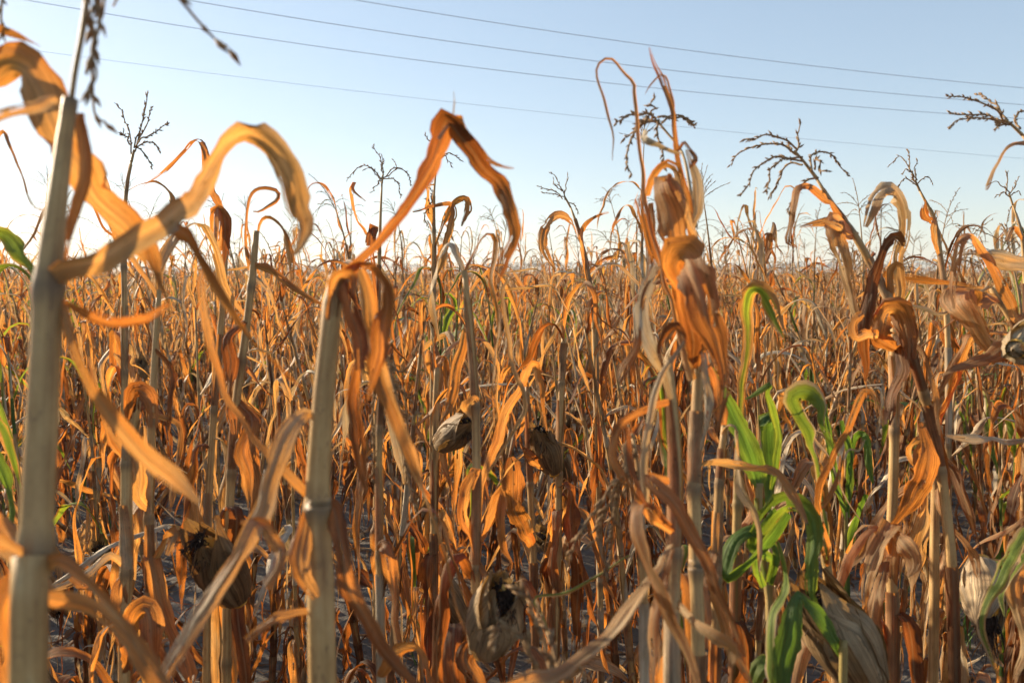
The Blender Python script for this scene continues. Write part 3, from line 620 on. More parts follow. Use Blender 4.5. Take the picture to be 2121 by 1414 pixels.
# C and C2: paired stalks over bare soil on the left
C1 = Plant('slim stalk with a crumpled brown top over bare soil, left of its twin', [(283,815,1.0,30),(272,900,1.0,31),(263,960,1.0,31),(262,1200,.99,33),(258,1414,.98,34)], [(266,945),(263,1178)], 5, auto=1)
C1.blade([(275,900,1.0,26),(268,850,.99,40),(280,810,.98,46),(310,830,.97,40),(312,880,.97,22)], .55, curl=1.2, roll=15)
C1.blade([(262,1170,.99,14),(225,1152,.97,24),(190,1180,.95,30),(140,1208,.93,20),(96,1218,.92,5)], .08, curl=1.3, roll=30, label='pale papery leaf pointing left')
C1.blade([(265,1180,.99,20),(250,1230,.98,34),(255,1300,.98,34),(262,1350,.97,10)], .6, curl=.8, roll=20)
C1.blade([(262,1400,.98,30),(275,1290,.95,60),(298,1262,.93,66),(315,1290,.92,60),(312,1400,.92,50)], .55, curl=1.5, roll=10)
C1.blade([(262,960,1.0,14),(240,920,1.0,26),(225,890,1.0,22),(200,800,1.02,18),(185,740,1.04,10)], .6, curl=.8, roll=20)
C1.blade([(150,1190,.93,16),(180,1220,.93,26),(182,1260,.93,16)], .6, curl=.8, roll=30)
C2 = Plant('slim grey stalk beside a crumpled-top stalk over bare soil, taller than its twin', [(330,600,1.05,14),(322,720,1.05,18),(315,860,1.04,21),(308,1060,1.03,24),(312,1240,1.02,26),(316,1414,1.0,27)], [(315,862),(306,1062),(310,1236)], 6, auto=2, top=True)
C2.blade([(312,860,1.04,16),(345,868,1.03,20),(372,890,1.02,20),(368,950,1.02,26),(350,1010,1.02,26),(345,1060,1.02,10)], .6, curl=1, roll=30)
C2.blade([(308,1060,1.03,20),(285,1030,1.01,30),(290,980,1.0,36),(300,920,1.0,30),(302,880,1.0,14)], .55, curl=1.3, roll=20)
C2.blade([(318,1150,1.02,14),(345,1120,1.0,32),(366,1105,.99,34),(345,1150,.98,16)], .5, curl=1.2, roll=30)
C2.blade([(322,720,1.05,10),(350,760,1.04,18),(355,830,1.03,20),(345,900,1.03,6)], .7, curl=1, roll=30)

# D: snapped stalk left of centre with curling leaves against the sky
D = Plant('stalk snapped off against the sky with thin looping leaves, left of the thick snapped stalk', [(531,478,1.1,17),(524,560,1.1,20),(510,680,1.1,21),(490,830,1.1,23),(478,1000,1.1,25),(470,1250,1.1,26)], [(522,590),(500,760),(479,980)], 7, auto=2)
D.rolled([(518,560,1.1,14),(508,480,1.1,12),(518,415,1.1,12),(548,384,1.1,12),(575,392,1.1,13),(572,418,1.1,14),(545,440,1.1,8),(528,440,1.1,3)], .7)
D.blade([(522,548,1.1,16),(545,555,1.09,22),(590,582,1.08,18),(640,615,1.07,12),(690,640,1.06,4)], .75, curl=1.6, roll=30)
D.blade([(532,500,1.1,10),(540,460,1.1,18),(562,450,1.09,20),(590,485,1.08,22),(604,540,1.08,22),(612,600,1.08,8)], .62, curl=1.2, roll=40)
D.blade([(510,660,1.1,20),(470,700,1.08,26),(478,760,1.07,36),(480,830,1.07,34),(485,900,1.07,10)], .7, curl=1.2, roll=20)
D.blade([(487,830,1.1,20),(520,870,1.08,36),(505,930,1.07,44),(520,1010,1.07,46),(515,1080,1.07,16)], .6, curl=1.2, roll=20)
D.ear((500,1250,1.08), (412,1108,1.0), husk_rnd=.75, opened=.5, r=.024, silk=.6)
D2 = Plant('leaf-hung stalk behind the long arched leaf, an orange leaf folded down at its top', [(470,470,1.25,10),(466,560,1.25,14),(455,700,1.25,17),(440,900,1.25,19),(430,1150,1.25,20)], [(462,620),(444,850)], 8, auto=3, top=True)
D2.blade([(466,560,1.25,10),(445,480,1.24,22),(452,436,1.23,30),(468,455,1.22,30),(466,510,1.22,28),(458,565,1.22,10)], .68, curl=.8, roll=30)

# E: the ear facing the camera
E = Plant('straight stalk in the middle foreground carrying a fat ear with black silk near the ground', [(962,560,1.02,16),(975,700,1.02,21),(985,850,1.01,24),(987,1000,1.0,25),(985,1155,.99,26),(985,1414,.98,27)], [(985,835),(985,1160)], 9, auto=1, top=True)
E.ear((1003,1350,.95), (1046,1212,.85), husk_rnd=.2, opened=.03, r=.026, silk=.85)
E.blade([(990,1330,.96,30),(968,1345,.94,44),(975,1390,.93,50),(1000,1450,.92,40)], .75, curl=1.6, roll=10)
E.blade([(985,1150,.99,20),(962,1080,.99,30),(960,1010,.99,26),(985,970,.98,20),(975,1020,.98,10)], .65, curl=1.3, roll=25)
E.blade([(990,1140,.99,12),(1015,1060,1.0,26),(1030,1020,1.0,34),(1035,1090,1.0,26),(1045,1140,1.0,14),(1062,1168,1.0,6),(1058,1195,1.0,3)], .72, curl=1.2, roll=30)
E.blade([(990,1160,.99,14),(1010,1200,.97,22),(1030,1245,.95,14)], .78, curl=1.5, roll=20)
E.blade([(985,860,1.01,20),(968,838,1.0,28),(980,818,.99,26),(990,835,.99,16)], .35, curl=1.6, roll=10)
E.blade([(980,1130,.99,14),(1000,1010,1.05,24),(1030,910,1.1,30),(1065,830,1.14,34),(1095,770,1.18,36),(1112,762,1.2,30),(1120,830,1.2,24),(1130,890,1.2,6)], .55, curl=.9, roll=20, label='pale brown leaf rising to the right and folded over')
E.blade([(972,680,1.02,12),(950,760,1.03,26),(930,830,1.03,28),(905,880,1.03,8)], .72, curl=1, roll=25)
E.rolled([(1010,980,1.0,8),(1085,850,.95,14),(1065,740,.93,16),(1048,660,.92,18),(1044,600,.92,14),(1060,565,.92,4)], .3)

# F: the tall clump right of centre
F = Plant('tallest clump right of centre, orange leaves and a hanging strip standing high against the sky', [(1440,480,.80,16),(1444,600,.80,22),(1446,760,.80,28),(1438,985,.79,36),(1442,1200,.78,38),(1446,1414,.77,40)], [(1445,765),(1438,988),(1441,1190)], 10, auto=1)
F.rolled([(1436,790,.79,26),(1420,725,.785,24),(1392,625,.785,19),(1366,525,.785,17),(1338,405,.785,17),(1322,305,.785,15),(1312,200,.785,14),(1313,172,.785,12),(1296,150,.785,9),(1262,127,.785,8),(1242,138,.785,8),(1240,170,.785,7),(1252,215,.785,8),(1266,270,.785,6),(1271,328,.785,2)], .35)
F.blade([(1442,500,.80,14),(1425,420,.80,22),(1408,340,.80,18),(1396,270,.80,14),(1386,215,.80,14),(1373,165,.80,17),(1358,130,.80,13),(1351,97,.80,5)], .72, curl=1.4, roll=20)
F.rolled([(1392,250,.80,5),(1388,200,.80,8),(1383,166,.80,8),(1368,156,.80,8),(1348,170,.80,9),(1336,192,.80,2)], .4)
F.tassel([(1440,470,.86,10),(1418,330,.9,6),(1390,285,.92,5),(1358,248,.93,5)], [br((1358,248),(1340,236),(1310,238),(1285,250),(1274,252),d=.93,dd=-.05), br((1356,250),(1335,252),(1312,275),(1292,291),d=.93,dd=.05), br((1352,250),(1318,268),(1302,300),(1293,335),(1302,363),d=.93,dd=-.06), br((1362,248),(1385,242),(1415,248),(1444,267),d=.93,dd=.04), br((1372,252),(1405,240),(1435,255),d=.93,dd=.08), br((1360,252),(1366,285),(1374,318),(1378,350),d=.93,dd=-.05), br((1357,246),(1352,228),(1350,206),d=.93), br((1350,246),(1330,244),(1316,262),d=.93,dd=-.08)], 1.3)
F.blade([(1440,478,.79,18,10),(1440,420,.79,26,20),(1434,360,.79,24,20),(1420,308,.79,8,20)], .02, curl=1.5, label='grey weathered leaf standing upright')
F.blade([(1402,310,.80,8),(1425,302,.79,10),(1438,330,.78,14),(1436,345,.78,3)], .75, roll=30, curl=1.2)
F.blade([(1325,268,.78,14),(1345,295,.77,20),(1372,305,.77,18),(1415,318,.78,8)], .18, curl=1.4, roll=25)
F.blade([(1440,520,.79,20,20),(1418,440,.78,26,25),(1400,385,.77,30,40),(1380,365,.77,30,60),(1366,385,.76,44,40),(1382,440,.76,62,10),(1398,500,.76,62,5),(1408,545,.76,40,5)], .74, curl=.5, ripple=.05, crease=False, label='dark orange leaf folded down', notch=.08)
F.blade([(1345,405,.80,16),(1350,368,.79,20),(1370,345,.78,26),(1395,352,.78,28),(1412,385,.79,22),(1432,470,.79,14)], .66, curl=.8, roll=40)
F.blade([(1440,490,.775,14),(1418,430,.765,26),(1390,378,.76,24),(1362,368,.76,8)], .2, curl=1.2, roll=30)
F.blade([(1385,610,.79,12),(1360,540,.79,22),(1340,470,.79,28),(1322,408,.79,30)], .55, curl=1.2, roll=15)
F.blade([(1350,420,.80,14),(1352,480,.80,20),(1350,540,.80,18),(1340,580,.80,5)], .78, curl=1, roll=30)
F.blade([(1440,770,.79,14,10),(1432,690,.76,40,10),(1412,600,.74,60,10),(1400,545,.72,72,15),(1412,528,.71,80,50),(1428,560,.69,86,5),(1446,625,.68,84,5),(1470,690,.68,58,5),(1490,750,.68,34,10),(1499,800,.68,26,15),(1496,850,.68,22,15),(1484,905,.68,5,15)], .6, curl=.5, ripple=.04, crease=False, label='broad orange leaf folded over like a flag')
F.blade([(1450,760,.79,14),(1462,700,.77,26),(1470,640,.76,30),(1455,590,.75,34),(1435,560,.74,20)], .62, curl=.8, roll=20)
F.blade([(1452,780,.79,16),(1462,730,.78,14),(1466,770,.775,22),(1458,850,.77,24),(1450,930,.77,10)], .12, curl=1.3, roll=20)
F.blade([(1470,860,.79,4),(1500,830,.78,7),(1518,790,.78,7),(1505,765,.78,8),(1480,755,.78,9),(1446,765,.79,6)], .35, roll=40)
F2 = Plant('grey-tan stalk at the foot of the tallest clump, holed grey leaf at its top', [(1384,740,.70,22),(1392,840,.70,30),(1398,960,.70,36),(1396,1115,.69,40),(1394,1260,.68,42),(1392,1414,.67,44)], [(1396,1118)], 11, auto=1)
F2.blade([(1390,830,.69,20,10),(1372,775,.68,34,10),(1346,735,.665,42,15),(1328,685,.66,38,15),(1327,630,.66,32,20),(1345,580,.67,30,25),(1366,550,.68,20,40)], .02, curl=1.0, ripple=.03, crease=False, label='grey leaf full of holes', notch=.2)
F2.blade([(1366,550,.68,20,40),(1338,600,.665,24,20),(1325,680,.66,24,20),(1300,740,.66,34,25),(1280,790,.66,26,25),(1275,800,.66,5,25)], .7, curl=.7, notch=.15)
F2.rolled([(1345,1060,.68,24),(1335,960,.66,26),(1345,860,.65,25),(1365,790,.65,22),(1395,740,.65,18),(1415,705,.65,8)], .22)
F2.blade([(1370,770,.66,10),(1368,715,.655,16),(1388,684,.65,20),(1408,695,.65,14),(1412,715,.65,4)], .85, curl=1, roll=40)
F2.blade([(1390,835,.69,14),(1340,850,.67,20),(1285,885,.66,24),(1264,930,.66,26),(1285,985,.66,30),(1325,1040,.66,18)], .6, curl=1.2, roll=25)
F2.blade([(1396,1110,.69,20),(1330,1050,.63,40),(1318,1100,.61,60),(1345,1170,.60,64),(1375,1260,.59,66),(1415,1340,.58,60),(1440,1430,.57,30)], .55, curl=.8, roll=15, label='broad brown leaf hanging at the bottom edge')
F2.blade([(1390,1000,.69,16),(1345,990,.66,30),(1395,1040,.64,34),(1450,1130,.63,32),(1500,1240,.62,30),(1545,1350,.61,8)], .6, curl=1, roll=25)
F2.blade([(1398,1120,.69,14),(1360,1180,.62,18),(1318,1232,.59,34),(1262,1308,.57,44),(1180,1372,.55,42),(1080,1410,.53,38),(980,1430,.51,12)], .38, curl=.6, roll=30, label='pinkish leaf slanting down to the left')
F2.blade([(1396,1100,.69,14),(1370,1060,.66,20),(1330,1030,.65,20),(1308,960,.66,24),(1296,890,.67,18)], .6, curl=1, roll=20)
F2.blade([(1388,1140,.68,18),(1360,1230,.66,34),(1350,1330,.65,40),(1360,1420,.64,20)], .65, curl=1, roll=20)
F2.blade([(1405,1250,.68,20),(1440,1290,.64,20),(1490,1320,.62,44,20),(1512,1345,.62,40,40),(1500,1385,.62,12)], .3, curl=1.2, roll=15)
F3 = Plant('brown leaf-hung stalk between the tallest clump and the green plant', [(1500,880,.9,16),(1490,1000,.9,24),(1485,1150,.9,28),(1480,1414,.9,30)], [(1488,1010),(1484,1200)], 12, auto=3, top=True)
F3.blade([(1446,965,.86,12),(1500,955,.87,24),(1560,965,.87,22),(1610,978,.86,18),(1645,1030,.85,22),(1665,1080,.84,10)], .32, curl=1.3, roll=30)
F3.blade([(1485,1140,.9,20),(1470,1180,.84,34),(1490,1260,.82,40),(1520,1340,.81,36),(1560,1420,.80,10)], .6, curl=1, roll=20)
F3.rolled([(1300,1150,.8,10),(1230,1190,.8,11),(1165,1225,.8,12),(1112,1240,.8,10),(1125,1275,.8,14),(1140,1330,.8,4)], .3, .55)

# G: the green plants at lower right
G = Plant('plant still fresh green, broad folded blades, right of the tallest clump', [(1572,1000,1.0,20),(1574,1100,.99,22),(1591,1212,.98,22),(1596,1300,.97,26),(1602,1414,.96,28)], [(1572,1012),(1591,1215)], 13, .75, auto=0)
G.blade([(1577,1010,1.0,24,10),(1570,985,1.0,48,15),(1545,930,1.0,58,20),(1512,855,1.0,56,25),(1482,800,1.0,46,30),(1466,765,1.0,30,30)], .4, 1.1, curl=.7, ripple=.03, notch=0)
G.blade([(1590,1060,1.03,16,10),(1592,980,1.05,32,10),(1594,910,1.05,44,15),(1590,868,1.05,42,55),(1578,885,1.04,18,40)], .4, 1.0, curl=.8, ripple=.03, notch=0)
G.blade([(1600,1010,1.03,12),(1612,950,1.02,24),(1618,900,1.02,26),(1600,845,1.01,24),(1588,815,1.0,12),(1600,795,1.0,14),(1570,812,1.0,14),(1546,822,1.0,4)], .4, .85, curl=1.2, roll=35, notch=0)
G.blade([(1592,1205,.97,16,10),(1600,1160,.96,24,10),(1560,1130,.94,30,20),(1585,1075,.93,44,20),(1618,1042,.92,44,58),(1662,1050,.91,44,40),(1688,1100,.90,44,25),(1680,1165,.895,38,20),(1678,1220,.89,34,20),(1690,1262,.89,18,20)], .55, .95, curl=.7, ripple=.03, notch=.06, label='green blade folded over, its tip browned')
G.blade([(1588,1150,.97,16,10),(1575,1098,.95,34,10),(1535,1100,.935,50,15),(1510,1145,.925,54,15),(1502,1195,.92,36,40),(1530,1185,.915,30,50),(1590,1125,.91,26,40),(1638,1065,.905,18,40)], .4, 1.2, curl=.5, ripple=.02, notch=0, label='broad dark green blade looping round')
G.blade([(1588,1212,.97,14),(1572,1180,.955,26),(1568,1140,.955,26),(1578,1100,.955,14)], .4, .9, curl=1.4, roll=15, notch=0)
G.blade([(1596,1212,.97,10),(1608,1170,.955,18),(1600,1110,.955,14)], .4, 1.0, curl=1.4, roll=15, notch=0)
G.blade([(1610,1120,.95,8),(1628,1180,.93,14),(1630,1230,.92,18),(1602,1280,.91,26),(1590,1340,.9,28),(1596,1400,.9,26),(1620,1470,.9,8)], .3, .7, curl=1.1, roll=30, notch=0)
G.blade([(1600,1400,.95,20),(1592,1365,.93,44),(1575,1385,.92,40),(1560,1430,.92,20)], .3, .9, curl=.8, roll=30, notch=0)
G2 = Plant('short green stem at the bottom edge right of the broad-bladed green plant', [(1746,1352,.86,22),(1746,1414,.86,24)], [(1746,1358)], 14, .9, auto=1, green_auto=.5)
G2.blade([(1746,1356,.86,18,10),(1736,1325,.86,42,15),(1705,1280,.86,52,20),(1672,1248,.855,44,30),(1655,1232,.85,26,60),(1648,1255,.845,38,20),(1636,1310,.84,50,15),(1622,1380,.84,44,15),(1612,1450,.84,20,15)], .4, 1.25, curl=.6, ripple=.02, notch=0, crease=False, label='green blade folded in two')
G3 = Plant('tan stalk with one green-edged looping blade beside the fresh green plant', [(1706,1060,1.02,18),(1712,1160,1.02,26),(1722,1270,1.02,28),(1735,1414,1.02,30)], [(1713,1165)], 15, .3, auto=1)
G3.blade([(1714,1165,1.01,20,10),(1704,1060,1.0,34,15),(1692,980,.99,36,20),(1672,905,.98,36,25),(1653,850,.97,30,35),(1650,822,.96,28,60),(1680,814,.96,28,60),(1700,838,.95,22,40),(1712,890,.95,14,40),(1740,940,.95,8,40)], .35, .75, curl=.9, ripple=.03)
G3.blade([(1718,1180,1.01,10),(1700,1020,.93,16),(1730,950,.92,18),(1762,890,.91,20),(1785,830,.9,22),(1800,810,.9,20),(1822,835,.9,16),(1828,880,.9,5)], .5, curl=1.8, roll=30)
G3.blade([(1744,945,.92,5),(1775,930,.915,7),(1796,910,.91,4)], .05, roll=30)
G3.blade([(1716,1170,1.01,10),(1690,1080,.96,12),(1726,1035,.95,16),(1738,1000,.95,14),(1745,950,.95,6)], .45, curl=1.2, roll=30)
G3.ear((1812,1440,.99), (1690,1225,.95), husk_rnd=.6, opened=.1, r=.032, silk=.5)
G4 = Plant('small green shoot in the shade behind the looping green blades', [(1752,1060,1.5,10),(1754,1200,1.5,14),(1756,1400,1.5,15)], [], 16, .95, auto=0)
for r_ in ([(1752,1080,1.5,10),(1735,1010,1.5,20),(1722,930,1.5,22),(1712,838,1.5,10)], [(1754,1070,1.5,10),(1758,1000,1.5,16),(1758,920,1.5,18),(1742,868,1.5,14)], [(1756,1060,1.5,8),(1765,960,1.5,14),(1780,900,1.5,18),(1796,915,1.48,22),(1800,960,1.47,20),(1806,1000,1.46,5)], [(1760,1190,1.5,10),(1764,1120,1.48,22),(1780,1060,1.47,24),(1794,1020,1.46,10)]):
    G4.blade(r_, .4, 1.15, curl=.8, notch=0)

G5 = Plant('stalk with a yellow-green leaf folded over at the horizon, right of the tallest clump', [(1537,800,1.06,16),(1534,900,1.06,22),(1526,1100,1.06,26),(1520,1414,1.06,28)], [(1535,870),(1528,1060)], 34, .3, auto=2)
G5.blade([(1535,870,1.05,12,10),(1541,780,1.05,24,10),(1550,690,1.045,28,10),(1550,616,1.04,34,30),(1578,603,1.03,40,58),(1600,645,1.02,38,15),(1624,705,1.01,14,15)], .3, .52, curl=.8, notch=.05, crease=False, label='yellow-green leaf folded over')

# H: leaning stalk with the big drooping tassel
Hh = Plant('stalk leaning far to the left with a big drooping dark tassel, right half', [(1690,368,1.08,8),(1735,440,1.08,13),(1770,487,1.08,20),(1812,562,1.08,22),(1852,645,1.08,24),(1890,740,1.08,25),(1930,880,1.1,26),(1960,1060,1.1,28),(1975,1300,1.1,29)], [(1768,487),(1850,640),(1908,800),(1950,980)], 17, auto=3)
Hh.tassel([(1692,370,1.08,8),(1665,335,1.08,6),(1645,312,1.08,5)], [br((1648,315),(1620,288),(1585,278),(1538,286),d=1.08,dd=-.04), br((1650,320),(1610,300),(1560,305),(1525,320),(1511,337),d=1.08,dd=.05), br((1662,334),(1610,325),(1572,345),(1548,380),(1534,404),d=1.08,dd=-.08), br((1655,328),(1625,325),(1602,345),(1590,370),(1582,394),d=1.08,dd=-.1), br((1665,340),(1630,345),(1610,375),(1592,404),d=1.08,dd=.05), br((1650,315),(1655,285),(1655,252),d=1.08), br((1678,352),(1680,325),(1700,312),(1735,332),(1758,368),d=1.08,dd=.05), br((1682,356),(1690,335),(1712,356),d=1.08,dd=-.05), br((1690,368),(1668,375),(1650,400),(1640,425),(1632,446),d=1.08,dd=-.05), br((1645,312),(1630,302),(1612,298),d=1.08,dd=.06)], 1.3)
Hh.blade([(1765,480,1.08,12),(1730,430,1.07,26),(1700,400,1.06,26),(1670,386,1.05,22),(1648,392,1.04,22),(1640,420,1.03,20),(1641,460,1.03,14),(1634,500,1.03,12),(1655,512,1.03,4)], .5, curl=1.3, roll=40)
Hh.blade([(1772,490,1.08,14),(1735,462,1.07,22),(1700,458,1.06,20),(1658,468,1.05,5)], .55, curl=1.3, roll=45)
Hh.blade([(1768,486,1.08,20,30),(1730,460,1.06,36,58),(1728,490,1.05,46,15),(1745,550,1.05,42,15),(1758,610,1.05,34,20),(1778,670,1.05,26,20),(1800,705,1.05,6,20)], .42, curl=1.1)
Hh.blade([(1775,495,1.08,12),(1740,470,1.04,16),(1708,450,1.03,12)], .3, curl=1.8, roll=30)

# I: upright stalk with the hooked leaf
I = Plant('upright stalk topped by a ragged brown sheath, pale leaf hooked over above it', [(1856,645,1.12,22),(1852,720,1.12,24),(1852,900,1.12,26),(1850,1010,1.12,28),(1846,1150,1.12,29),(1850,1414,1.12,31)], [(1851,905),(1848,1095)], 18, auto=2)
I.blade([(1860,690,1.10,16,10),(1868,640,1.10,26,15),(1866,560,1.09,24,15),(1874,480,1.08,28,20),(1866,425,1.07,36,25),(1848,392,1.06,36,58),(1818,396,1.05,34,50),(1798,430,1.04,26,40),(1786,466,1.04,10,40)], .36, curl=.8, notch=.07, crease=False, label='pale leaf hooked over at its top')
I.blade([(1790,790,1.06,10,10),(1792,720,1.05,38,15),(1798,650,1.04,42,15),(1810,580,1.04,38,20),(1835,510,1.04,30,30),(1858,488,1.04,28,60),(1870,510,1.05,14,50)], .85, curl=.9)
I.blade([(1852,720,1.10,30,0),(1822,700,1.06,52,10),(1832,650,1.05,60,30),(1858,642,1.05,50,60),(1872,680,1.05,50,20),(1880,740,1.05,30,20)], .72, curl=1.3, ripple=.12, notch=.15)
I.blade([(1840,700,1.08,14),(1800,690,1.02,28),(1775,700,1.0,24),(1770,670,1.0,26),(1790,650,1.0,18)], .35, curl=1.6, roll=25)
I.blade([(1830,568,1.11,18),(1880,574,1.10,24),(1950,585,1.09,20),(2014,594,1.08,5)], .75, curl=1.4, roll=40)
I.blade([(1860,650,1.11,14),(1840,590,1.07,24),(1855,548,1.06,26),(1870,560,1.06,12)], .75, curl=1, roll=35)
I.blade([(1855,700,1.1,18),(1862,770,1.08,40),(1850,830,1.07,40),(1842,880,1.06,14)], .85, curl=1, roll=20)
I.blade([(1880,700,1.1,12),(1918,740,1.08,16),(1935,820,1.06,18),(1945,900,1.06,6)], .45, curl=1.4, roll=30)
I.blade([(1850,1090,1.1,16),(1900,1010,1.06,56),(1918,960,1.05,60),(1920,920,1.05,34),(1905,880,1.05,12)], .6, curl=.8, roll=15)
I.blade([(1848,1095,1.1,14),(1875,1130,1.06,46),(1895,1165,1.05,40),(1880,1185,1.05,12)], .4, curl=.8, roll=20)
I.blade([(1846,1160,1.1,16),(1820,1220,1.05,32),(1810,1290,1.04,36),(1830,1370,1.03,30),(1850,1440,1.02,8)], .5, curl=1.2, roll=20)
I2 = Plant('stalk close on the right behind the ragged sheath, a long brown leaf slanting down', [(1945,880,1.2,20),(1940,960,1.2,24),(1936,1120,1.2,26),(1932,1414,1.2,28)], [(1940,1010)], 19, auto=3, top=True)
I2.blade([(1942,1000,1.2,14),(1950,1040,1.17,26),(1985,1110,1.15,30),(2020,1160,1.13,30),(2035,1200,1.12,10)], .5, curl=1.2, roll=30)
I2.blade([(1945,930,1.2,14),(1975,980,1.17,26),(1998,1040,1.15,26),(2030,1135,1.13,5)], .65, curl=1.1, roll=25)
I2.blade([(1940,950,1.19,14),(1900,960,1.15,26),(1880,930,1.14,26),(1915,900,1.13,18)], .3, curl=1.6, roll=25)
I2.ear((2030,1148,1.18), (2044,1290,1.12), husk_rnd=.05, opened=.05, r=.024)

# J, L: cut by the right edge
J = Plant('plant cut by the right edge, tassel and hooked leaf leaning in against the sky', [(2118,280,1.05,9),(2150,330,1.05,14),(2180,450,1.05,20),(2190,700,1.05,26),(2200,1100,1.05,30),(2200,1414,1.05,31)], [(2160,365)], 20, auto=2)
J.tassel([(2118,280,1.05,7),(2095,258,1.05,6),(2080,248,1.05,5)], [br((2085,250),(2050,222),(2010,205),(1956,204),d=1.05,dd=-.05), br((2085,252),(2055,212),(2020,195),d=1.05,dd=.05), br((2090,255),(2045,238),(2000,238),(1961,243),d=1.05,dd=.04), br((2092,256),(2050,246),(2010,248),(1966,262),d=1.05,dd=-.04), br((2095,258),(2070,255),(2060,270),d=1.05,dd=-.05), br((2105,268),(2100,240),(2120,230),d=1.05,dd=.04)], 1.2)
J.blade([(2165,350,1.05,16),(2140,300,1.04,24),(2110,298,1.03,24),(2085,312,1.02,26),(2068,345,1.01,22),(2050,392,1.0,4)], .55, curl=.9, roll=40)
J.blade([(2190,620,1.05,16),(2120,660,1.04,26),(2085,610,1.03,26),(2050,540,1.02,28),(2015,492,1.01,26),(1990,498,1.0,26),(1978,540,1.0,30),(1975,590,1.0,26),(1980,640,1.0,8)], .55, curl=.9, roll=35, label='brown leaf arched over')
J.blade([(2190,560,1.05,20),(2130,545,1.04,36),(2060,533,1.03,30),(2010,520,1.02,14),(1988,528,1.02,4)], .1, curl=1.2, roll=40)
J.blade([(2190,760,1.05,20),(2121,720,1.04,50),(2050,745,1.03,44),(1990,765,1.02,26),(1950,782,1.02,6)], .65, curl=1.1, roll=30)
J.blade([(2190,880,1.05,18),(2121,908,1.04,26),(2060,910,1.02,34),(2000,908,1.01,22),(1955,902,1.0,5)], .12, curl=1.3, roll=40, label='pale leaf lying level, lit by the sun')
J.blade([(2190,1050,1.0,20),(2121,1110,.97,40),(2085,1165,.95,44),(2055,1230,.94,26),(2035,1300,.93,18),(2060,1390,.92,8)], .3, .6, curl=1.2, roll=30)
J.blade([(2150,1130,.98,16),(2100,1170,.96,30),(2072,1220,.95,24),(2080,1275,.94,5)], .3, .75, curl=.9, roll=30)
J.blade([(2150,1180,.98,26),(2105,1190,.96,50),(2110,1270,.95,30),(2118,1350,.94,26),(2095,1420,.94,8)], .5, curl=.9, roll=20)
J.ear((2098,725,.95), (2190,690,1.02), husk_rnd=.02, opened=.2, r=.024)
Lp = Plant('snapped-over stalk near the right edge, pale rolled leaves zigzagging', [(2052,596,1.15,14),(2072,624,1.15,18),(2105,680,1.15,20),(2145,760,1.15,22),(2170,900,1.15,25),(2170,1300,1.15,28)], [(2073,626),(2130,730)], 21, auto=2)
Lp.rolled([(2075,628,1.15,14),(2040,612,1.13,18),(2051,597,1.12,16),(2000,622,1.11,18),(1946,648,1.1,18),(1920,640,1.1,18),(1888,632,1.1,8)], .12)
Lp.blade([(2070,622,1.15,20,20),(2030,612,1.12,40,60),(1992,610,1.1,60,45),(1985,630,1.08,72,20),(2015,672,1.07,52,15),(2040,710,1.07,30,20),(2062,745,1.07,5,20)], .58, curl=.7, crease=False, label='orange leaf folded into a triangle')
Lp.rolled([(2140,740,1.15,10),(2060,610,1.22,6),(1980,660,1.22,6),(1890,735,1.22,7)], .35)
Lp.blade([(2110,690,1.15,12),(2010,690,1.12,18),(1990,720,1.1,18),(1960,780,1.09,16),(1930,840,1.08,5)], .45, curl=1.6, roll=30)

# M: low tassels close to the lens, bottom centre
M = Plant('short plant at the bottom edge with pale upright tassel spikes close to the lens', [(1165,1440,.58,12),(1180,1520,.58,20),(1185,1600,.58,30)], [], 22, auto=0)
M.tassel([(1165,1440,.58,9),(1150,1410,.58,8)], [br((1155,1425),(1138,1350),(1112,1280),(1083,1208),d=.58,dd=.02), br((1150,1420),(1108,1360),(1075,1312),(1050,1300),(1030,1310),(1026,1330),d=.58,dd=-.03), br((1160,1430),(1150,1360),(1130,1300),(1110,1250),d=.58,dd=.05), br((1150,1410),(1190,1390),(1210,1400),d=.58)], 1.25, .012)
M2 = Plant('stalk behind the tallest clump with pale tassel strands hanging over its bent top', [(1310,900,.75,10),(1325,1000,.74,16),(1330,1150,.74,22),(1335,1414,.74,26)], [(1330,1140)], 23, auto=1)
M2.tassel([(1310,900,.75,8),(1298,915,.74,6)], [br((1300,915),(1290,970),(1250,1030),(1215,1070),(1190,1110),(1172,1160),d=.74,dd=-.04), br((1298,920),(1280,1000),(1255,1070),(1235,1120),d=.74,dd=-.02), br((1300,920),(1280,1020),(1270,1080),(1262,1150),(1250,1190),d=.74,dd=.02), br((1300,918),(1310,960),(1295,1010),d=.74)], 1.2, .012)
M3 = Plant('slim stalk behind the snapped-off thick stalk, pale tassel strands hanging from its broken top', [(800,720,.9,10),(790,800,.9,15),(785,1000,.9,20),(790,1414,.9,24)], [(787,900),(788,1150)], 24, auto=3)
M3.tassel([(800,720,.9,7),(815,705,.9,5)], [br((800,725),(830,770),(862,720),(888,690),d=.88,dd=-.03), br((800,730),(830,815),(862,820),d=.88), br((800,730),(835,855),(865,858),d=.87), br((798,740),(775,840),(770,920),(775,1000),d=.88,dd=.02), br((805,760),(840,880),(850,990),(862,1060),d=.86,dd=-.02)], 1.2)
M3.blade([(787,1150,.9,16),(800,1130,.87,40),(815,1210,.86,44),(820,1290,.86,44),(830,1380,.85,20)], .5, curl=1.5, roll=15)
M3.blade([(790,1400,.88,20),(830,1355,.83,46,30),(862,1345,.82,50,55),(880,1380,.81,46,20),(888,1450,.80,30,20)], .5, curl=1.1)

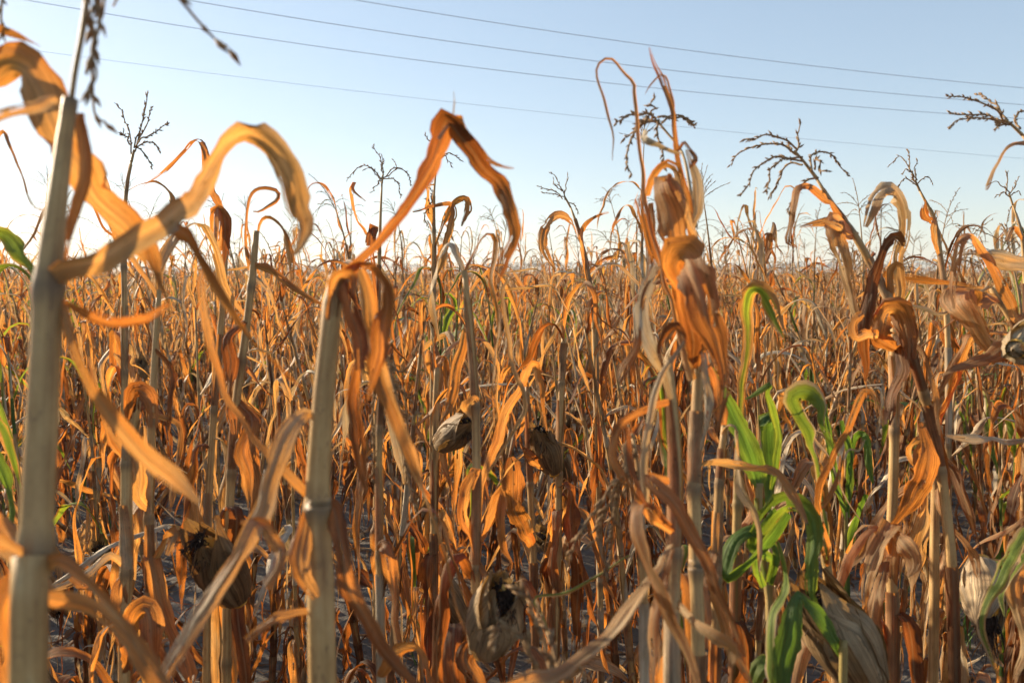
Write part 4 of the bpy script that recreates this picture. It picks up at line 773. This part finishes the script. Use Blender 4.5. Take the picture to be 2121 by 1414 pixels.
# K: tasselled plants standing up against the sky
K1 = Plant('tall tasselled plant rising against the bright sky beside the big hoop leaf, left', [(272,335,1.5,7),(262,392,1.5,9),(256,500,1.5,14),(258,640,1.5,17),(258,900,1.5,19),(262,1200,1.5,20)], [(262,395),(256,560),(258,760)], 25, auto=4)
K1.tassel([(272,335,1.5,6),(278,310,1.5,5)], [br((278,312),(288,270),(297,230),(305,199),d=1.5), br((279,308),(290,265),(299,220),d=1.5,dd=.02), br((276,318),(266,270),(258,245),(244,212),d=1.5,dd=.05), br((282,305),(305,280),(330,268),(350,257),d=1.5,dd=-.05), br((283,305),(305,295),(322,300),(334,317),d=1.5,dd=.05), br((280,305),(300,320),(312,335),(318,352),d=1.5,dd=-.04), br((270,300),(258,285),(250,272),d=1.5,dd=-.05), br((285,295),(303,260),(312,225),d=1.5,dd=.06)], 1.2)
K1.blade([(258,490,1.5,14),(238,470,1.48,24),(222,430,1.47,26),(205,396,1.47,22),(190,380,1.47,10)], .6, curl=1.4, roll=20)
K1.blade([(262,395,1.5,8),(290,382,1.5,12),(322,378,1.49,14),(345,395,1.48,18),(362,425,1.47,14),(350,450,1.46,4)], .6, curl=1.2, roll=40)
K1.rolled([(256,500,1.5,10),(215,470,1.49,9),(192,420,1.48,9),(182,395,1.48,4)], .6)
K2 = Plant('slim tasselled plant left of the peaked leaf, its round tassel clear against the sky', [(791,380,2.0,5),(788,450,2.0,8),(785,560,2.0,11),(781,760,2.0,13),(778,1000,2.0,14)], [(787,520),(783,660)], 26, auto=4)
K2.tassel([(791,380,2.0,5),(793,362,2.0,4)], [br((793,365),(788,330),(776,312),(769,296),d=2.0), br((793,365),(795,335),(790,318),d=2.0), br((790,370),(762,342),(738,350),(718,376),d=2.0,dd=.05), br((789,375),(770,350),(755,352),d=2.0), br((796,368),(825,348),(845,362),(854,388),d=2.0,dd=-.05), br((797,370),(815,370),(825,385),(829,408),d=2.0,dd=.05), br((797,368),(818,350),(815,332),d=2.0), br((792,372),(778,385),(770,400),d=2.0)], 1.0)
K2.blade([(786,520,2.0,8),(760,480,1.98,10),(735,440,1.97,8),(728,395,1.96,8),(738,375,1.96,8),(732,390,1.95,6),(755,415,1.95,3)], .5, roll=40)
K2.blade([(782,640,2.0,10),(775,560,1.98,14),(770,480,1.97,14),(772,470,1.97,22),(768,510,1.96,18)], .7, roll=30)
K3 = Plant('tasselled plant seen beneath the peak of the folded leaf, loose leaves round its middle', [(903,350,1.9,5),(898,420,1.9,8),(899,520,1.9,12),(897,680,1.9,14),(895,950,1.9,16)], [(898,470),(898,610)], 27, auto=4)
K3.tassel([(903,350,1.9,5),(906,325,1.9,4)], [br((906,328),(912,300),(920,285),d=1.9), br((905,332),(895,300),(880,282),d=1.9), br((907,328),(925,318),(945,325),(957,338),d=1.9), br((907,332),(922,325),(935,345),d=1.9), br((903,340),(892,355),(893,380),d=1.9)], 1.0)
K3.tassel([(898,440,1.9,4),(890,420,1.88,4)], [br((892,425),(880,410),(888,440),d=1.88), br((892,425),(895,400),(890,380),d=1.88), br((892,430),(880,445),(886,470),d=1.87)])
K3.blade([(898,470,1.9,10),(888,420,1.88,16),(888,385,1.87,16),(900,378,1.86,12)], .4, roll=30)
K3.blade([(900,520,1.9,10),(920,460,1.88,16),(945,415,1.87,18),(965,412,1.86,20),(968,440,1.86,18),(958,470,1.85,5)], .5, roll=40)
K3.blade([(899,590,1.9,10),(925,500,1.88,18),(940,430,1.87,14),(905,422,1.86,12),(850,440,1.85,4)], .7, roll=30)
K4 = Plant('slim plant with a small open tassel tilted left, right of the peaked leaf', [(1182,430,2.1,5),(1198,475,2.1,9),(1213,545,2.1,13),(1228,640,2.1,15),(1235,800,2.1,16)], [(1200,490),(1228,640)], 28, auto=4)
K4.tassel([(1182,430,2.1,4),(1170,408,2.1,4)], [br((1170,410),(1160,385),(1140,358),d=2.1), br((1172,412),(1172,390),(1176,362),d=2.1), br((1168,408),(1145,395),(1115,385),d=2.1,dd=.04), br((1168,410),(1150,402),(1125,400),d=2.1,dd=-.05), br((1178,420),(1190,425),(1197,440),d=2.1), br((1165,400),(1150,380),(1145,370),d=2.1)], 1.0)
K4.blade([(1208,520,2.1,8),(1180,455,2.08,16),(1155,445,2.07,16),(1135,465,2.06,18),(1125,510,2.05,16),(1150,560,2.05,6)], .55, roll=40)
K4.blade([(1215,560,2.1,8),(1205,500,2.08,16),(1210,470,2.07,16),(1230,450,2.06,8),(1262,440,2.06,3)], .6, roll=30)
K5 = Plant('thin-tasselled plant with a dark bent stem, between the hooked leaf and the right edge', [(1905,395,1.9,6),(1935,455,1.9,10),(1948,530,1.9,14),(1960,640,1.9,15),(1965,850,1.9,16)], [(1942,490),(1960,640)], 29, auto=4)
K5.tassel([(1905,395,1.9,5),(1895,372,1.9,4)], [br((1896,375),(1885,345),(1882,306),d=1.9), br((1896,375),(1875,335),(1858,325),(1838,345),d=1.9,dd=.04), br((1898,380),(1880,350),(1868,365),d=1.9), br((1900,385),(1880,370),(1865,375),(1862,392),d=1.9), br((1900,380),(1915,365),(1932,375),d=1.9), br((1897,372),(1895,345),(1902,330),d=1.9)], .9)
K5.blade([(1940,470,1.9,10),(1918,445,1.88,18),(1912,415,1.87,6)], .6, roll=30)
K5.blade([(1950,540,1.9,10),(1935,480,1.88,16),(1938,440,1.87,14)], .5, roll=20)
K6 = Plant('small tasselled plant low by the right edge under the hooked leaf', [(2098,425,1.95,5),(2115,480,1.95,8),(2122,560,1.95,12),(2125,700,1.95,14)], [(2116,490)], 30, auto=4)
K6.tassel([(2098,425,1.95,4),(2090,400,1.95,4)], [br((2090,402),(2085,370),(2088,350),d=1.95), br((2090,402),(2065,375),(2045,385),d=1.95), br((2092,405),(2070,400),(2058,410),d=1.95), br((2093,402),(2105,375),(2112,365),d=1.95), br((2093,405),(2108,395),(2113,400),d=1.95)], .9)
K6.blade([(2118,500,1.95,8),(2100,470,1.93,12),(2085,500,1.92,10)], .6, roll=30)

# N: mid-distance plants bearing ears
N1 = Plant('plant with a fat ear pointing up to the right, in the middle of the picture', [(905,760,1.6,14),(902,850,1.6,18),(900,1000,1.6,20),(898,1250,1.6,21)], [(902,925),(899,1075)], 31, auto=4, top=True)
N1.ear((905,925,1.58), (972,872,1.5), husk_rnd=.5, opened=.15, r=.024)
N2 = Plant('plant with a slim ear pointing up to the left beside its dark stalk, lower middle', [(1168,700,1.6,15),(1163,800,1.6,18),(1158,960,1.6,20),(1156,1120,1.6,22),(1152,1300,1.6,22)], [(1162,805),(1157,985)], 32, auto=4, top=True)
N2.ear((1150,985,1.58), (1118,885,1.52), husk_rnd=.55, opened=.3, r=.021)
N2.blade([(1160,985,1.6,14),(1120,960,1.55,36),(1085,930,1.52,30),(1076,915,1.52,10)], .55, curl=.8, roll=20)
N3 = Plant('brown plant with a broad husk-like sheath, left of the slim-eared plant', [(1092,800,1.7,13),(1096,950,1.7,17),(1103,1120,1.7,20),(1108,1300,1.7,21)], [(1097,1000)], 33, auto=4, top=True)
N3.blade([(1103,1130,1.68,30),(1070,1060,1.62,60),(1062,980,1.6,50),(1055,950,1.6,14)], .7, curl=1.2, roll=15)

# ------------------------------------------------------------------ the rest of the field
rngF = np.random.default_rng(77)
def open_soil(x, y):
    """where the photograph shows bare soil between the rows plants stand thinly"""
    px, py, d = proj((x, y, 0.0))
    return (60 < px < 640 and 3.0 < d < 5.0) or (1500 < px and 2.9 < d < 4.2) or (640 <= px <= 1500 and 2.9 < d < 3.9)
near, rest = [], []
heroes_xy = [h.o[:2] for h in HEROES]
row_y = -1.15; k = 0
while row_y < 95:
    sp = .165 if row_y < 4 else .19 if row_y < 9 else .21 if row_y < 25 else .30 if row_y < 50 else .45
    half = row_y*.80 + 3.0 if row_y > 0 else 3.0
    left = half + 1.5
    x = -left + rngF.uniform(0, sp)
    while x < half:
        px, py = x + rngF.normal(0, .03), row_y + rngF.normal(0, .05) + .05*x; x += sp*rngF.uniform(.75, 1.3)
        d = py; inside = d > .25 and abs(px) < d*.655 + .12
        if py < 1.5 and abs(px) < max(.62, py*.7): continue
        if any((px - a)**2 + (py - b)**2 < .11**2 for a, b in heroes_xy): continue
        if inside and d < 6 and open_soil(px, py) and rngF.random() < (.75 if proj((px, py, 0))[0] < 640 else .5): continue
        if d < 3 and rngF.random() < .04: continue
        if -.6 < py < .35 and abs(px) < .8: continue
        (near if inside and d < 20 else rest).append((px, py))
    row_y += .70; k += 1
near.sort(key=lambda p: math.hypot(*p)); NEAR_MAX = 292 - len(HEROES)
rest += near[NEAR_MAX:]; near = near[:NEAR_MAX]

PROTO = []; PROTO_H = []
for i in range(18):
    r = np.random.default_rng(500 + i)
    hgt = float(r.uniform(1.34, 1.74)); PROTO_H.append(hgt)
    PROTO.append(build_plant(r, h=hgt, detail=2 if i < 10 else 1, tas=(i % 5 in (0, 3)), ears=(1 if i in (1, 7, 12) else 0), green=(.6 if i in (4, 13) else .25 if i in (7, 15) else 0), lean=r.uniform(.01, .13)))
used = set(); MID = []
for (x, y) in near:
    d = math.hypot(x, y)
    i = int(rngF.choice([1, 2, 4, 6, 7, 9])) if d < 2.3 else int(rngF.integers(0, 10)) if d < 3.6 else int(rngF.integers(0, 18))
    if 2.3 <= d < 3.8 and i in (0, 3, 5, 8) and rngF.random() < .7: i = int(rngF.choice([1, 2, 6, 7, 9]))
    if i in (4, 13) and rngF.random() < .2: i = int(rngF.integers(0, 4))
    o = PROTO[i] if i not in used else copy_tree(PROTO[i]); used.add(i)
    o.location = (x, y, float(soil_z(np.array(x), np.array(y))) - .01); s = rngF.uniform(.86, 1.08) * (1.12 if rngF.random() < .08 else 1)
    lim = 1.45 + d*((565 - rngF.uniform(395, 505))/FPX)
    s = max(.72, min(s, (lim - (.30 if i in (0, 3, 5, 8) else .26))/PROTO_H[i])) if d < 3.2 else s
    if d > 2.4 and rngF.random() < .10:                    # a plant knocked over against its neighbours
        a_ = rngF.uniform(.3, .75)*rngF.choice([-1, 1]); o.location = (x, y, -.01); o.scale = (s, s, s); o.rotation_euler = (rngF.normal(0, .2), a_, 0); MID.append((o, i, x, y)); continue
    o.rotation_euler = (rngF.normal(0, .08 if d > 1.6 else .04), rngF.normal(0, .08 if d > 1.6 else .04), rngF.uniform(0, 6.28)); o.scale = (s, s, s)
    MID.append((o, i, x, y))
for i, o in enumerate(PROTO):
    if i not in used:
        for c in list(o.children_recursive): bpy.data.objects.remove(c)
        bpy.data.objects.remove(o)

# labels of the plants behind the first ones: what they carry, how far back they stand, what they stand behind
def near_land(px):
    for a, b, t in ((-1e9, 180, 'thick left-edge stalk'), (180, 420, 'bare-soil twin stalks'), (420, 620, 'loop-leaved stalk'), (620, 860, 'thick snapped-top stalk'), (860, 1080, 'fat ear'), (1080, 1290, 'slim-eared plant'), (1290, 1480, 'tallest clump'), (1480, 1680, 'fresh green plant'), (1680, 1900, 'leaning tasselled stalk'), (1900, 1e9, 'right-edge leaves')):
        if a <= px < b: return t
classes = {}
for o, i, x, y in MID:
    kid = [c.name.split('.')[0] for c in o.children]; px, _, d = proj((x, y, 1.0)); ne = kid.count('ear')
    head = ('leaning ' if abs(o.rotation_euler[1]) > .29 else '') + ('partly green ' if i in (4, 13, 7, 15) else 'dry ') + ('tasselled plant' if 'tassel' in kid else 'plant') + (' with an ear' if ne == 1 else ' with two ears' if ne > 1 else ' without ears')
    band = 'close' if d < 2.1 else 'nearby' if d < 3.3 else 'farther' if d < 4.8 else 'far'
    classes.setdefault(f'{head}, {band} behind the {near_land(px)}', []).append((px, o))
ORD = ['leftmost', 'second from left', 'third from left', 'fourth from left', 'fifth from left', 'sixth from left', 'seventh from left', 'eighth from left', 'ninth from left', 'tenth from left'] + [w + ' from left' for w in ('eleventh', 'twelfth', 'thirteenth', 'fourteenth', 'fifteenth', 'sixteenth', 'seventeenth', 'eighteenth', 'nineteenth', 'twentieth')]
for lab, lst in classes.items():
    lst.sort(key=lambda q: q[0])
    for k, (px, o) in enumerate(lst):
        o['label'] = lab if len(lst) == 1 else lab + ', ' + (ORD[min(k, 19)] if k < len(lst) - 1 else 'rightmost' if k < 10 else 'rightmost')

# far plants nobody could count: one object that scatters lighter plants
lib = bpy.data.collections.new('far_maize_shapes')
for i in range(9):
    r = np.random.default_rng(900 + i); mb = MB()
    for kind, x in plant_pieces(r, h=r.uniform(1.2, 1.46), detail=1 if i < 5 else 0, tas=(i % 3 == 0), ears=1 if i % 2 else 0, green=.55 if i == 2 else 0, lean=r.uniform(.02, .12)):
        parts = ear_parts(r, x[0], x[1], **x[2])[1:] if kind == 'ear' else [x]
        for p in parts:
            off = mb.n
            for m in p.mats: mb.mat(m)
            mb.v += p.v; mb.st += p.st; mb.rnd += p.rnd; mb.grn += p.grn; mb.n += p.n
            mb.f += [tuple(a + off for a in q) for q in p.f]; mb.mi += [mb.mats.index(p.mats[q]) for q in p.mi]
    lib.objects.link(bpy.data.objects.new('far_maize_%d' % i, mb.mesh('far_maize')))
rest = np.array(rest); dist = np.hypot(rest[:, 0], rest[:, 1]); nr = len(rest)
me = bpy.data.meshes.new('maize_field'); me.from_pydata([(a, b, 0.0) for a, b in rest], [], [])
idx = np.where(dist < 14, rngF.integers(0, 5, nr), rngF.integers(0, 9, nr)); idx = np.where((idx == 2) & (rngF.random(nr) < .45), 3, idx)
a = me.attributes.new('idx', 'INT', 'POINT'); a.data.foreach_set('value', idx.astype(np.int32))
knock = np.where(rngF.random(nr) < .10, 6.5, 1.0)
rt = np.stack([rngF.normal(0, .05, nr)*knock, rngF.normal(0, .06, nr)*knock, rngF.uniform(0, 6.28, nr)], 1)
a = me.attributes.new('rt', 'FLOAT_VECTOR', 'POINT'); a.data.foreach_set('vector', rt.ravel())
a = me.attributes.new('scl', 'FLOAT', 'POINT'); a.data.foreach_set('value', rngF.uniform(.86, 1.08, nr) * (.92 + .16*vnoise(rest[:, 0]*.35, rest[:, 1]*.35, 12)) * np.where(rngF.random(nr) < .06, 1.12, 1) * np.where(dist > 16, .93, np.where(dist > 9, 1.0, 1.06)))
field = bpy.data.objects.new('maize_field', me); COL.objects.link(field)
tag(field, 'crowded dry maize stretching away to the horizon', 'maize field', kind='stuff')
ng = bpy.data.node_groups.new('scatter_maize', 'GeometryNodeTree')
ng.interface.new_socket('Geometry', in_out='INPUT', socket_type='NodeSocketGeometry'); ng.interface.new_socket('Geometry', in_out='OUTPUT', socket_type='NodeSocketGeometry')
gi = ng.nodes.new('NodeGroupInput'); go = ng.nodes.new('NodeGroupOutput'); ip = ng.nodes.new('GeometryNodeInstanceOnPoints'); ci = ng.nodes.new('GeometryNodeCollectionInfo')
ci.inputs[0].default_value = lib; ci.inputs['Separate Children'].default_value = True; ci.inputs['Reset Children'].default_value = True
def named(nm, ty):
    n = ng.nodes.new('GeometryNodeInputNamedAttribute'); n.data_type = ty; n.inputs['Name'].default_value = nm; return [s for s in n.outputs if s.name == 'Attribute' and s.enabled][0]
ng.links.new(gi.outputs[0], ip.inputs['Points']); ng.links.new(ci.outputs[0], ip.inputs['Instance']); ip.inputs['Pick Instance'].default_value = True
ng.links.new(named('idx', 'INT'), ip.inputs['Instance Index'])
e2r = ng.nodes.new('FunctionNodeEulerToRotation'); ng.links.new(named('rt', 'FLOAT_VECTOR'), e2r.inputs[0]); ng.links.new(e2r.outputs[0], ip.inputs['Rotation'])
ng.links.new(named('scl', 'FLOAT'), ip.inputs['Scale']); ng.links.new(ip.outputs[0], go.inputs[0])
field.modifiers.new('scatter', 'NODES').node_group = ng

# beyond that only the ragged top of the crop is seen
cm = MB(); xs = np.linspace(-800, 800, 400); ys = np.geomspace(80, 900, 120); X, Y = np.meshgrid(xs, ys)
Z = 1.0 + .30*(vnoise(X*1.7, Y*1.7, 5) - .3) + .2*(vnoise(X*.2, Y*.2, 6) - .5)
stc = np.stack([X*.8, Y*.8, X*0], -1).reshape(-1, 3)
cm.add(np.stack([X, Y, Z], -1).reshape(-1, 3), grid_faces(120, 400), M_LEAF, stc, .35 + .4*vnoise(X*3.1, Y*3.1, 9).ravel())
tag(cm.obj('far_crop_top'), 'distant top of the dry crop below the far wood', 'maize field', kind='stuff')

# the wood on the horizon
wm = MB(); rw = np.random.default_rng(5); n = 9000
wx = rw.uniform(-900, 900, n); edge = 1000 - .25*np.clip(wx, -400, 600)
hh = 8 + 6*vnoise(wx*.012, wx*0, 3) + 3*vnoise(wx*.07, wx*0, 4) + 4*np.clip(wx/500, 0, 1); wy = edge + rw.uniform(0, 40, n); wz = hh*rw.random(n)**.6
q = rw.normal(0, 1, (n, 3, 3))*np.array([2.2, 2.2, 1.1]); V = np.stack([wx, wy, wz], 1)[:, None] + q
wm.add(V.reshape(-1, 3), [(3*i, 3*i + 1, 3*i + 2) for i in range(n)], M_TREES)
tag(wm.obj('far_wood'), 'blue-grey wood along the horizon', 'wood', kind='stuff')

# ------------------------------------------------------------------ ground litter, grass, wires
lm = MB(); rl = np.random.default_rng(8)
for i in range(2400):
    y = rl.uniform(1.6, 9); x = rl.uniform(-1, 1)*(y*.7 + .3); L = rl.uniform(.08, .35); n = 9; a = rl.uniform(0, 6.28)
    u = np.linspace(0, 1, n); aa = a + np.cumsum(rl.normal(0, .18, n)); C = np.stack([x + np.cumsum(np.cos(aa))*L/n, y + np.cumsum(np.sin(aa))*L/n, np.zeros(n)], 1)
    C[:, 2] = soil_z(C[:, 0], C[:, 1]) + .006 + np.abs(snoise(rl, n, 4, .015))
    S = np.stack([-np.sin(aa), np.cos(aa), rl.normal(0, .4, n)], 1); ribbon(lm, M_LEAF, C, S, rl.uniform(.008, .035)*np.clip(1 - u**2, .1, 1), rl.uniform(.3, 3), rl, 4, .15, .1, float(rl.uniform(.3, 1)))
tag(lm.obj('fallen_leaves'), 'dry leaf litter strewn over the soil', 'fallen leaves', kind='stuff')
GT = [(212,1085,4.4,.24,'grass tuft on the open soil left, behind the twin stalks'), (470,1060,4.0,.16,'small grass tuft between the snapped stalk and the slanting leaf'), (895,1290,2.9,.30,'lush grass tuft left of the fat ear'), (150,1000,5.0,.22,'grass tuft at the foot of the far plants, left'), (1850,1180,3.4,.22,'grass tuft behind the upright stalk, lower right'), (1985,1230,3.1,.34,'tall thin grass stems on the soil near the right edge'), (1800,1380,2.8,.16,'grass tuft at the bottom right edge')]
for px, py, d, h, lab in GT:
    p = P(px, py, d); p = np.array([p[0], p[1], 0]); p[2] = soil_z(p[0], p[1]); g = MB(); r = np.random.default_rng(int(px))
    for b in range(34):
        a = r.uniform(0, 6.28); el = r.uniform(.1, .9); l = h*r.uniform(.5, 1.2); u = np.linspace(0, 1, 8); b0 = p + np.array([*r.normal(0, .035, 2), -.005])
        th = el*.3 + el*u*1.4; C = b0 + np.stack([np.cumsum(np.sin(th))*math.cos(a), np.cumsum(np.sin(th))*math.sin(a), np.cumsum(np.cos(th))], 1)*l/8
        ribbon(g, M_GRASS, C, np.tile([-math.sin(a), math.cos(a), .1], (8, 1)), .006*np.clip(1 - u**2, .08, 1), 1.0, r, 3, 0, 0)
    tag(g.obj('grass_tuft', None, p), lab, 'grass', 'grass tufts on the soil').location = p

WIRES = [('topmost power line, slanting down to the right across the sky', [(732,0),(1347,92),(1664,137),(2121,182)], .015), ('second power line from the top, just below the topmost wire', [(380,0),(707,51),(1237,127),(1414,150),(2121,217)], .015),
         ('third power line from the top, above the thin faint one', [(30,0),(360,47),(707,101),(1237,171),(1414,190),(1764,224),(2121,243)], .014), ('lowest power line, thin and faint behind the tassels', [(0,96),(350,141),(707,184),(1057,225),(1444,267),(1664,289),(2121,328)], .008)]
for j, (lab, pp, r) in enumerate(WIRES):
    pp = np.array(pp, float); cf = np.polyfit(pp[:, 0], pp[:, 1], 2); near_d = (30, 31, 32, 36)[j]
    xs = np.linspace(-500, 2700, 60); ys = np.polyval(cf, xs); dd = 1/(1/near_d + (1/46 - 1/near_d)*xs/2121)
    C = np.array([P(a, b, c) for a, b, c in zip(xs, ys, dd)])
    o_ = C[0].copy(); w = MB(); tube(w, M_WIRE, C - o_, r, 6); ob = w.obj('power_line'); ob.location = o_
    tag(ob, lab, 'power line', 'overhead power lines')

# ------------------------------------------------------------------ haze
hm = MB(); Vb = [(a, b, c) for c in (-1, 26) for b in (-40, 1150) for a in (-1150, 1150)]
M_HAZE = bpy.data.materials.new('haze'); M_HAZE.use_nodes = True; t = M_HAZE.node_tree; t.nodes.clear()
pv = t.nodes.new('ShaderNodeVolumePrincipled'); pv.inputs['Color'].default_value = (.90, .93, 1, 1); pv.inputs['Density'].default_value = .0005; pv.inputs['Anisotropy'].default_value = .3
t.links.new(pv.outputs[0], t.nodes.new('ShaderNodeOutputMaterial').inputs['Volume'])
hm.add(Vb, [(0, 2, 3, 1), (4, 5, 7, 6), (0, 1, 5, 4), (2, 6, 7, 3), (0, 4, 6, 2), (1, 3, 7, 5)], M_HAZE)
tag(hm.obj('haze'), 'thin haze over the field', 'haze', kind='stuff')
